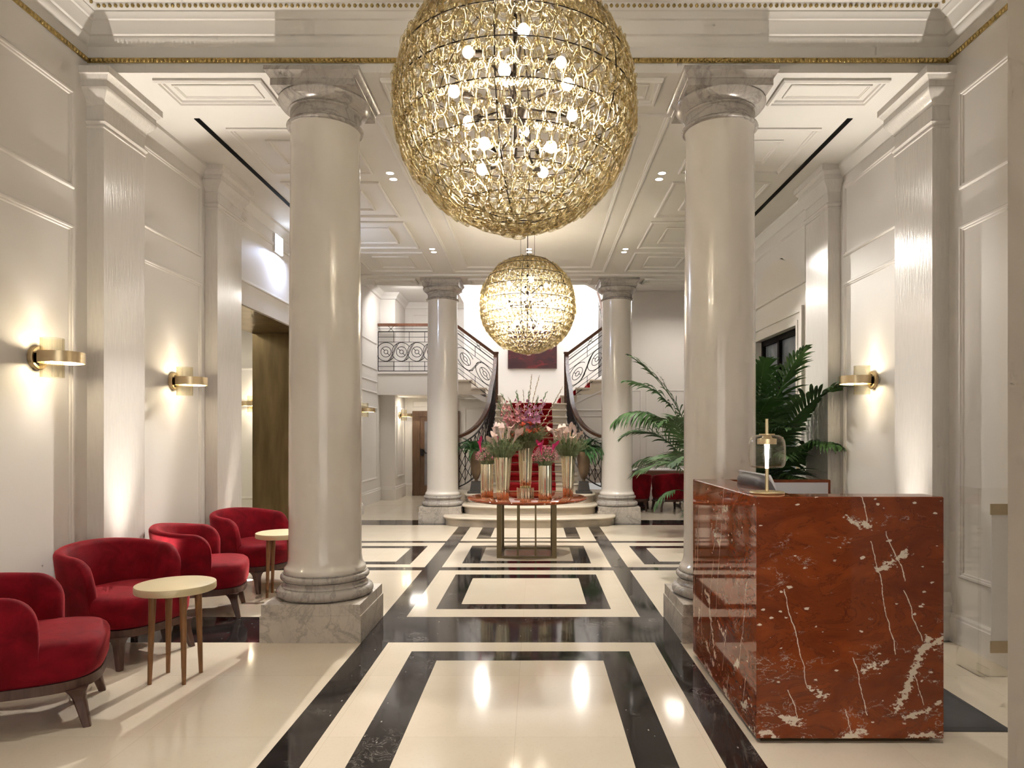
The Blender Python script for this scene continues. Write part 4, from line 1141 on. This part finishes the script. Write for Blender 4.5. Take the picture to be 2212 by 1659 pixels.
# ------------------------------------------------------------------ vases and flowers
TZ = .692
def vase(x, y, z, r0, r1, h, label):
    t = tag(MB().lathe([(r0 * .96, 0), (r0, .004)] + [(r0 + (r1 - r0) * q, .004 + (h - .004) * q) for q in (.25, .5, .75, 1)] + [(r1 - .006, h), (r0 - .004, .03), (.002, .03)], seg=160, cap1=False, flute=(13, .055)).build('vase', 'polgold', None, smooth=60), label, 'vase', 'fluted gold vases')
    t.location = (x, y, z); return t
V = [(-.603, 8.47, TZ, .074, .074, .40), (-.388, 8.07, TZ, .066, .100, .497), (-.127, 8.50, TZ + .107, .066, .089, .49), (.112, 8.07, TZ, .076, .076, .40), (.407, 8.57, TZ, .062, .086, .497)]
for v, lab in zip(V, ('short straight fluted gold vase leftmost on the table, holding pink waxflower', 'flaring fluted gold vase of pale callas left of the middle vase', 'flaring fluted gold vase in the middle standing on a gold drum',
                      'short straight fluted gold vase of waxflower right of the middle vase', 'flaring fluted gold vase of pale callas rightmost on the table')): vase(*v, lab)
t = tag(MB().lathe([(.001, 0), (.102, 0), (.102, .107), (.001, .107)], seg=160, cap0=False, cap1=False, flute=(18, .05)).build('vase_stand', 'polgold', None, smooth=60), 'low fluted gold drum under the middle vase', 'stand'); t.location = (-.127, 8.50, TZ)
def spray(name, label, cat, mtl, x, y, z, n, rad, hgt, leaf, base_r=.05, lw=.0025, seed=1, needles=14, kind='stuff'):
    """loose greenery: thin stems set with needle leaves"""
    rr = random.Random(seed); m = MB()
    for i in range(n):
        a = rr.uniform(0, 2 * PI); q = math.sqrt(rr.random()); b = Vector((base_r * q * math.cos(a), base_r * q * math.sin(a), -.06))
        e = Vector((rad * q * math.cos(a), rad * q * math.sin(a), hgt * rr.uniform(.65, 1.0) * (1 - .35 * q * q)))
        mid = b.lerp(e, .5) + Vector((0, 0, hgt * .12)); pts = [b, mid, e]
        m.tube(pts, .0016, 3)
        for k in range(needles):
            s_ = .3 + .7 * k / needles; p = b.lerp(mid, s_ * 2) if s_ < .5 else mid.lerp(e, s_ * 2 - 1)
            d = Vector((rr.gauss(0, 1), rr.gauss(0, 1), rr.gauss(.5, .8))).normalized(); sd = d.orthogonal().normalized()
            ln = leaf * rr.uniform(.6, 1.2)
            m.add([p - sd * lw, p + sd * lw, p + d * ln], [(0, 1, 2)])
            d2 = d.cross(sd); m.add([p - d2 * lw, p + d2 * lw, p + d * ln], [(0, 1, 2)])
    o = tag(m.build(name, mtl), label, cat, None, kind); o.location = (x, y, z); return o
def wax(label, x, y, z, n, rad, hgt, seed):
    rr = random.Random(seed); m = MB()
    for i in range(n):
        a = rr.uniform(0, 2 * PI); u = rr.uniform(-.25, 1); q = rad * math.sqrt(max(0, 1 - max(0, u) ** 2)) * rr.uniform(.6, 1.0)
        c = Vector((q * math.cos(a), q * math.sin(a), hgt * (.35 + .62 * u * rr.uniform(.8, 1))))
        if i % 4 == 0: m.tube([(.04 * math.cos(a), .04 * math.sin(a), -.04), c * .6, c], .0014, 3, mi=1)
        s_ = rr.uniform(.005, .0095); nrm = Vector((rr.gauss(0, 1), rr.gauss(0, 1), rr.gauss(.4, 1))).normalized(); u1 = nrm.orthogonal().normalized(); v1 = nrm.cross(u1)
        ring_ = []
        for k in range(10):
            an = 2 * PI * k / 10; ra = s_ * (1 if k % 2 == 0 else .55); ring_.append(c + (u1 * math.cos(an) + v1 * math.sin(an)) * ra + nrm * .002)
        m.add(ring_ + [c], [(k, (k + 1) % 10, 10) for k in range(10)])
    o = tag(m.build('waxflower', ['wax', 'sage']), label, 'flowers', None, 'stuff'); o.location = (x, y, z); return o
wax('cloud of tiny pink waxflowers in the leftmost gold vase', -.603, 8.47, TZ + .40, 620, .155, .23, 3)
wax('cloud of tiny pink waxflowers in the vase right of the middle', .112, 8.07, TZ + .40, 820, .165, .25, 4)
spray('greenery', 'fine sage greenery around the waxflower in the leftmost vase', 'foliage', 'sage', -.603, 8.47, TZ + .40, 60, .14, .18, .03, .05, seed=11)
spray('greenery', 'fine sage greenery under the waxflower right of the middle vase', 'foliage', 'sage', .112, 8.07, TZ + .40, 60, .14, .17, .03, .05, seed=12)
spray('greenery', 'feathery greenery under the pale callas left of the middle', 'foliage', 'sage', -.388, 8.07, TZ + .497, 200, .27, .27, .05, .07, .0020, 13)
spray('greenery', 'feathery greenery under the pale callas in the rightmost vase', 'foliage', 'sage', .407, 8.57, TZ + .497, 200, .28, .29, .05, .06, .0020, 14)
spray('greenery', 'dense feathery greenery filling the middle gold vase', 'foliage', 'sage', -.127, 8.50, TZ + .597, 280, .32, .36, .055, .07, .0022, 15)
# calla lilies
def calla(name, label, cat, col, group):
    t = thing(name, label, cat, (0, 0, 0), 0, group)
    m = MB(); rs = []
    for i in range(13):
        q = i / 12; r = .006 + .011 * q + .014 * q ** 4; row = []
        for k in range(18):
            a = 2 * PI * k / 18; tip = max(0, math.cos(a)) ** 3
            rr_ = r * (1 + .25 * q ** 5 * tip) ; z = .14 * q + .030 * q ** 3 * tip - .020 * q ** 4 * (1 - tip) 
            row.append((rr_ * math.cos(a) + .012 * q * q, rr_ * math.sin(a), z))
        rs.append(row)
    m.rings(rs, cap1=False); m.build('spathe', col, t, smooth=60)
    MB().tube([(.008, 0, .03), (.014, 0, .12)], [.004, .003], 6).build('spadix', simple('spadix_yellow', (.8, .55, .15), .6) if 'spadix_yellow' not in bpy.data.materials else bpy.data.materials['spadix_yellow'], t)
    MB().tube([(0, 0, .004), (0, 0, -.30)], [.006, .005], 6).build('stem', 'stem', t, smooth=60)
    return t
def place(o, base, direc, dist, spin):
    d = Vector(direc).normalized(); p = Vector(base) + d * dist
    q = d.to_track_quat('Z', 'Y') @ Matrix.Rotation(spin, 4, 'Z').to_quaternion()
    o.location = p; o.rotation_euler = q.to_euler()
first = {}
def callas(v, n, col, name, label, group, lo, hi, spread, seed):
    rr = random.Random(seed); x, y, z, r0, r1, h = v
    for i in range(n):
        a = 2 * PI * i / n + rr.uniform(-.3, .3); q = rr.uniform(.25, 1) * spread
        if col not in first: first[col] = calla(name, label, 'flower', col, group); o = first[col]
        else: o = dup_thing(first[col], (0, 0, 0), 0, label, group)
        place(o, (x + .03 * math.cos(a), y + .03 * math.sin(a), z + h - .03), (q * math.cos(a), q * math.sin(a), 1), rr.uniform(lo, hi), rr.uniform(0, 6.28)); o.scale = (1.18,) * 3
callas(V[1], 12, 'calla', 'calla_lily', 'pale pink calla lily in the flaring vase left of the middle vase', 'pale callas left', .12, .26, .62, 21)
callas(V[4], 12, 'calla', 'calla_lily', 'pale pink calla lily in the rightmost flaring vase', 'pale callas right', .14, .27, .62, 22)
callas(V[0], 2, 'magenta', 'calla_lily', 'magenta calla lily among the waxflower in the leftmost vase', 'magenta callas left', .16, .20, .4, 23)
callas(V[3], 3, 'magenta', 'calla_lily', 'magenta calla lily among the waxflower right of the middle vase', 'magenta callas right', .14, .19, .7, 26)
# gladioli, lilies and willow twigs in the middle vase
def blossom_mesh(s_=.034):
    m = MB()
    for k in range(6):
        a = 2 * PI * k / 6; s1 = s_ * (1 if k % 2 else .85); st = []
        for j in range(6):
            q = j / 5; w = .42 * s1 * math.sin(PI * min(1, .12 + .86 * q)) ; rr_ = s1 * (.15 + .9 * q); z = s1 * (1.1 * q ** .7 - .35 * q * q * q)
            c_, d_ = math.cos(a), math.sin(a)
            st += [(rr_ * c_ - w * d_, rr_ * d_ + w * c_, z + .12 * s1 * q), (rr_ * c_, rr_ * d_, z), (rr_ * c_ + w * d_, rr_ * d_ - w * c_, z + .12 * s1 * q)]
        f = []
        for j in range(5): f += [(3 * j, 3 * j + 1, 3 * j + 4, 3 * j + 3), (3 * j + 1, 3 * j + 2, 3 * j + 5, 3 * j + 4)]
        m.add(st, f)
    m.tube([(0, 0, -.02), (0, 0, .008)], [.003, .007], 6)
    return m
def gladiolus(label, col):
    t = thing('gladiolus', label, 'flower', (0, 0, 0), 0, 'gladioli in the middle vase')
    MB().tube([(0, 0, -.30), (0, 0, .40)], [.006, .003], 6).build('stem', 'stem', t)
    first_b = None
    for i in range(9):
        z = .02 + .036 * i; a = i * 2.4; s_ = 1.45 - .08 * i
        if first_b is None: b = blossom_mesh().build('blossom', col, t, smooth=60); first_b = b
        else: b = first_b.copy(); COL.objects.link(b); b.parent = t
        d = Vector((math.cos(a), math.sin(a), .75)); b.location = (.014 * math.cos(a), .014 * math.sin(a), z); b.rotation_euler = d.to_track_quat('Z', 'Y').to_euler(); b.scale = (s_,) * 3
    m = MB()
    for i in range(5):
        a = i * 2.4; m.tube([(.004 * math.cos(a), .004 * math.sin(a), .34 + .02 * i), (.012 * math.cos(a), .012 * math.sin(a), .37 + .02 * i)], [.006, .002], 5)
    m.build('bud', 'stem', t); return t
vx, vy, vz, _, _, vh = V[2]; base = (vx, vy, vz + vh - .03)
gp = gladiolus('pink gladiolus spike rising from the middle vase', 'glad'); gm = gladiolus('mauve gladiolus spike rising right of centre in the middle vase', 'mauve')
for i, (dx, dy, ds) in enumerate(((-.55, -.2, .30), (-.42, .1, .36), (-.30, -.35, .26), (-.62, .1, .24), (-.14, -.2, .30))):
    o = gp if i == 0 else dup_thing(gp, (0, 0, 0)); place(o, base, (dx, dy, 1), ds - .02, i * 1.3)
for i, (dx, dy, ds) in enumerate(((.06, .0, .32), (.36, -.15, .36), (.24, -.3, .28), (-.16, .2, .36))):
    o = gm if i == 0 else dup_thing(gm, (0, 0, 0)); place(o, base, (dx, dy, 1), ds - .02, i * 1.7)
t = thing('lily', 'coral red lily low in the middle vase', 'flower', (0, 0, 0), 0, 'coral lilies in the middle vase')
b = blossom_mesh(.048).build('blossom', 'coral', t, smooth=60); MB().tube([(0, 0, -.01), (0, 0, -.24)], .004, 5).build('stem', 'stem', t)
for i, (dx, dy, ds) in enumerate(((-.85, -.5, .22), (-.55, -.7, .26), (-.2, -.8, .25), (.15, -.75, .27), (.45, -.6, .28), (-.95, -.1, .25), (.2, -.4, .34), (-.1, -.5, .33), (.65, -.2, .28))):
    o = t if i == 0 else dup_thing(t, (0, 0, 0)); place(o, base, (dx, dy, 1), ds, i)
t = thing('willow_branch', 'bare willow twig with pale catkins rising from the middle vase', 'branch', (0, 0, 0), 0, 'willow twigs in the middle vase')
LT = 1.0; rr = random.Random(5)
tp_ = [(.05 * math.sin(2.2 * q), .03 * math.sin(3 * q), LT * q) for q in [i / 12 for i in range(13)]]
MB().tube(tp_, [(.0055 - .003 * i / 12) for i in range(13)], 5).build('twig', 'twig', t)
ck = MB()
for i in range(26):
    q = .35 + .64 * i / 26; k = int(q * 12); p = Vector(tp_[k]).lerp(Vector(tp_[min(12, k + 1)]), q * 12 - k); a = i * 2.3
    ck.sphere((p.x + .006 * math.cos(a), p.y + .006 * math.sin(a), p.z), .0075, 6, 5, 1.7)
ck.build('catkins', 'catkin', t)
for i, (dx, dy, s_) in enumerate(((-.50, .1, .80), (-.36, .2, .72), (-.24, .1, .66), (-.08, .25, .80), (.06, .2, 1.0), (.19, .2, 1.0), (.26, .1, .72), (.46, .1, .70), (.60, .15, .93), (.78, -.2, .50), (-1.1, .1, .48), (-1.3, -.2, .45), (.95, .1, .52), (.42, -.3, .62), (-.9, .2, .55))):
    o = t if i == 0 else dup_thing(t, (0, 0, 0)); place(o, base, (dx, dy, 1), 0, i * 1.1); o.scale = (s_ / LT,) * 3

# ------------------------------------------------------------------ chandeliers
RC = .585
def link_pts(n=22):
    """a hooked hairpin of glass: narrow crossed top, round drop below; in the XZ plane, hanging from z = 0"""
    pts = []
    for i in range(n + 1):
        a = -PI + 2 * PI * i / n               # from the top round the drop and back
        q = math.cos(a / 2) ** 2
        w = .0385 * (math.sin(a)) * (.55 + .45 * q) + .004 * sgn(a) * (1 - q) ** 3
        z = -.052 - .054 * math.cos(a)
        pts.append((w, .006 * (1 - q) * sgn(a) if abs(a) > 2 else 0, z))
    pts = [(pts[0][0], .016, pts[0][2] - .022), (pts[0][0], .014, pts[0][2] - .006)] + pts + [(pts[-1][0], .016, pts[-1][2] - .022)]
    return pts
def link_places():
    out = []
    sp = .074; rows = int(PI * RC / sp)
    for r in range(rows):
        th = PI / 2 - PI * (r + .5) / rows
        rad = RC * math.cos(th)
        if rad < .03: continue
        n = max(5, int(2 * PI * rad / .062))
        for i in range(n):
            ph = 2 * PI * (i + (.5 if r % 2 else 0)) / n
            out.append((th, ph, r))
    return out
def chandelier(label, loc, drop, first):
    if first is not None:
        pass
    t = thing('chandelier', label, 'chandelier', loc, 0, 'amber glass globe chandeliers')
    rr = random.Random(31)
    P = link_pts(); lm = MB(); lm.tube(P, .0080, 8)
    lob = lm.build('glass_link', 'linkglass', t, smooth=80)
    pl = link_places()
    def mtx(th, ph):
        n = Vector((math.cos(th) * math.cos(ph), math.cos(th) * math.sin(ph), math.sin(th)))
        east = Vector((-math.sin(ph), math.cos(ph), 0)); up = n.cross(east).normalized()
        if up.z < 0: up = -up
        hang = (up * .75 + Vector((0, 0, 1)) * .25).normalized()
        if th < -.2: hang = (up * .9 + Vector((0, 0, 1)) * .1).normalized()
        east = (east + Vector((0, 0, rr.uniform(-.06, .06)))).normalized()
        fwd = hang.cross(east).normalized(); east = fwd.cross(hang).normalized()
        tilt = rr.uniform(-.10, .10)
        m3 = Matrix((east, fwd, hang)).transposed()
        r_ = RC + rr.uniform(-.012, .012)
        return Matrix.Translation(n * r_ + hang * .05) @ (m3 @ Matrix.Rotation(tilt, 3, 'X')).to_4x4()
    cam = Vector((0, 0, CAMZ)) - Vector(loc)
    def face(pq):
        th, ph, r = pq; n = Vector((math.cos(th) * math.cos(ph), math.cos(th) * math.sin(ph), math.sin(th)))
        return (n * RC - cam).length * 1.0
    vis = [p for p in pl if (lambda n: n.dot((cam - n * RC).normalized()))(Vector((math.cos(p[0]) * math.cos(p[1]), math.cos(p[0]) * math.sin(p[1]), math.sin(p[0])))) > .35]
    if loc[1] < 5: vis = [p for p in vis if p[0] < .75]
    vis.sort(key=face); own = set(vis[:100])
    rest = MB(); f0 = True
    base_v, base_f = lm.v, lm.f
    for p in pl:
        mm = mtx(p[0], p[1])
        if p in own:
            if f0: o = lob; f0 = False
            else: o = lob.copy(); COL.objects.link(o); o.parent = t
            o.matrix_local = mm
        else:
            rest.add([mm @ Vector(v) for v in base_v], base_f)
    o = rest.build('glass_links', 'linkglass', t, smooth=80); o['kind'] = 'stuff'
    # wire cage
    for k in range(9):
        th = math.radians(-64 + 16 * k); r_ = (RC - .012) * math.cos(th)
        MB().tube([(r_ * math.cos(2 * PI * i / 64), r_ * math.sin(2 * PI * i / 64), (RC - .012) * math.sin(th) + .035) for i in range(64)], .0032, 5, loop=True).build('cage_ring', 'dkmetal', t)
    for k in range(6):
        ph = PI * k / 3 + 1.45
        MB().tube([((RC - .012) * math.cos(a) * math.cos(ph), (RC - .012) * math.cos(a) * math.sin(ph), (RC - .012) * math.sin(a) + .03) for a in [math.radians(-88 + 176 * i / 24) for i in range(25)]], .0035, 5).build('cage_rib', 'dkmetal', t)
    m = MB(); m.lathe([(.001, -.06), (.05, -.055), (.06, -.03), (.06, .03), (.05, .055), (.001, .06)], seg=24, cap0=False, cap1=False); m.tube([(0, 0, -.3), (0, 0, RC + .02)], .011, 8); m.build('hub', 'dkmetal', t, smooth=40)
    bl = []
    for i in range(6): a = 2 * PI * i / 6 + .4; bl.append((.30 * math.cos(a), .30 * math.sin(a), .03))
    for i in range(4): a = 2 * PI * i / 4 + .9; bl.append((.21 * math.cos(a), .21 * math.sin(a), -.24))
    for i in range(4): a = 2 * PI * i / 4 + .2; bl.append((.22 * math.cos(a), .22 * math.sin(a), .26))
    for i, (x, y, z) in enumerate(bl):
        r_ = math.hypot(x, y); ux, uy = x / r_, y / r_
        MB().tube([(ux * .03, uy * .03, z * .5), (x - ux * .05, y - uy * .05, z)], .006, 6).tube([(x - ux * .07, y - uy * .07, z), (x - ux * .02, y - uy * .02, z)], .016, 10).build('arm', 'dkmetal', t)
        MB().sphere((x + ux * .012, y + uy * .012, z), .028, 14, 10).build('bulb', 'bulb', t, smooth=80)
    zt = drop - loc[2]
    m = MB(); m.lathe([(.001, zt - .045), (.09, zt - .04), (.10, zt - .03), (.10, zt - .001), (.001, zt - .001)], seg=32, cap0=False, cap1=False); m.build('ceiling_canopy', 'ceil', t, smooth=40)
    for x, y, r_ in ((0, 0, .0055), (-.085, 0, .002), (.085, .0, .002)):
        MB().tube([(x, y, RC * .99 if x == 0 else RC * .98), (x, y, zt - .03)], r_, 6).build('suspension_cable', 'dkmetal', t)
    for i in (0, 2, 4, 7, 9):
        x, y, z = bl[i]
        light('POINT', 'chandelier_bulb', (loc[0] + x, loc[1] + y, loc[2] + z), CH_E, (1, .90, .76), .030)
    return t
CH_E = 33.0
c1 = chandelier('large amber glass globe chandelier hanging nearest the camera', (AX - .003, 3.37, 3.055), Z1, None)
CH_E = 62.0
c2 = chandelier('smaller looking amber glass globe chandelier hanging over the flower table', (AX, 8.43, 3.05), ZC, None)

# ------------------------------------------------------------------ lights
WARM = (1, .90, .76)
for i, (x, y) in enumerate(UPL):
    s_ = -1 if x < 0 else 1
    light('SPOT', 'floor_uplight', (x, y, .02), 380, (1, .92, .82), .03, (x - s_ * .22, y - .05, 4), 42, 1.0)
light('SPOT', 'downlight_beam', (-1.44, 9.5, 3.98), 900, (1, .94, .86), .03, (-2.35, 3.6, 0), 32, .3)
light('SPOT', 'downlight_beam', (1.25, 9.5, 3.98), 330, (1, .94, .86), .03, (2.75, 5.6, 1.3), 46, .6)
light('SPOT', 'downlight_beam', (1.25, 6.9, 3.98), 22, (1, .94, .86), .04, (2.95, 5.4, 1.9), 85, .9)
light('SPOT', 'downlight_beam', (-1.44, 6.9, 3.98), 22, (1, .94, .86), .04, (-3.2, 5.6, 1.9), 85, .9)
for x, y in ((-1.44, 6.75), (1.25, 6.75), (-1.44, 9.66), (1.25, 9.66), (-.09, 9.5)):
    light('SPOT', 'downlight_beam', (x, y, 4.0), 240, (1, .93, .84), .03, (x, y, 0), 90, .8)
for x, y, e in ((-1.9, 3.1, 110), (-.1, 2.3, 210), (1.6, 2.7, 110)):
    light('SPOT', 'front_downlight', (x, y, Z1 - .03), e, (1, .94, .86), .04, (x, y, 0), 60, .8)
light('AREA', 'wall_lamp_beam', (XL + .06, 8.43, 3.72), 34, (.62, .74, 1), .22, (XL + .5, 8.43, 3.2))
for x in (-1.38, 1.16): light('POINT', 'stair_lamp', (x, 17.45, 5.0), 42, (1, .95, .88), .1)
light('AREA', 'skylight', (.5, 15.4, 6.3), 45, (.95, .97, 1), 3.0, (.3, 15.6, 0), sy=3.6)
light('AREA', 'balcony_fill', (-2.7, 14.2, 4.45), 22, (1, .96, .92), .6, (-2.7, 15.0, 3))  # added fill to brighten the upper-left hall; no fitting is built there
light('AREA', 'under_balcony', (-2.6, 15.6, 2.3), 9, (1, .92, .82), .5, (-2.6, 15.6, 0))
light('AREA', 'side_room', (-4.8, 8.6, 3.1), 26, (1, .95, .80), 1.0, (-4.8, 8.6, 0))
light('AREA', 'right_bay', (3.0, 13.6, 4.0), 22, (1, .92, .82), .8, (3.0, 13.8, 0))
light('AREA', 'entrance_daylight', (-.1, -2.95, 1.7), 40, (1, .95, .88), 3.6, (-.1, 2, 1.9), sy=2.8)
w_ = bpy.data.worlds.new('World'); sc.world = w_; w_.use_nodes = True
w_.node_tree.nodes['Background'].inputs[0].default_value = (1, .95, .88, 1); w_.node_tree.nodes['Background'].inputs[1].default_value = .35

# ------------------------------------------------------------------ camera, view
cd = bpy.data.cameras.new('camera'); cam = bpy.data.objects.new('camera', cd); COL.objects.link(cam)
cam.location = (0, 0, CAMZ); cam.rotation_euler = (PI / 2, 0, 0)
cd.lens = 24.0; cd.sensor_width = 36.0; cd.sensor_fit = 'HORIZONTAL'
cd.shift_x = -51.0 / 2212; cd.shift_y = 110.5 / 2212; cd.clip_start = .05
sc.camera = cam
vs = sc.view_settings; vs.view_transform = 'Standard'; vs.look = 'None'; vs.gamma = 1.0; vs.use_curve_mapping = False; vs.exposure = .36
cy = sc.cycles
cy.max_bounces = 5; cy.diffuse_bounces = 3; cy.glossy_bounces = 3; cy.transmission_bounces = 4; cy.transparent_max_bounces = 20; cy.use_light_tree = False
cy.use_adaptive_sampling = True; cy.adaptive_threshold = .12; cy.adaptive_min_samples = 14
cy.sample_clamp_indirect = 4.0; cy.caustics_reflective = False; cy.caustics_refractive = False
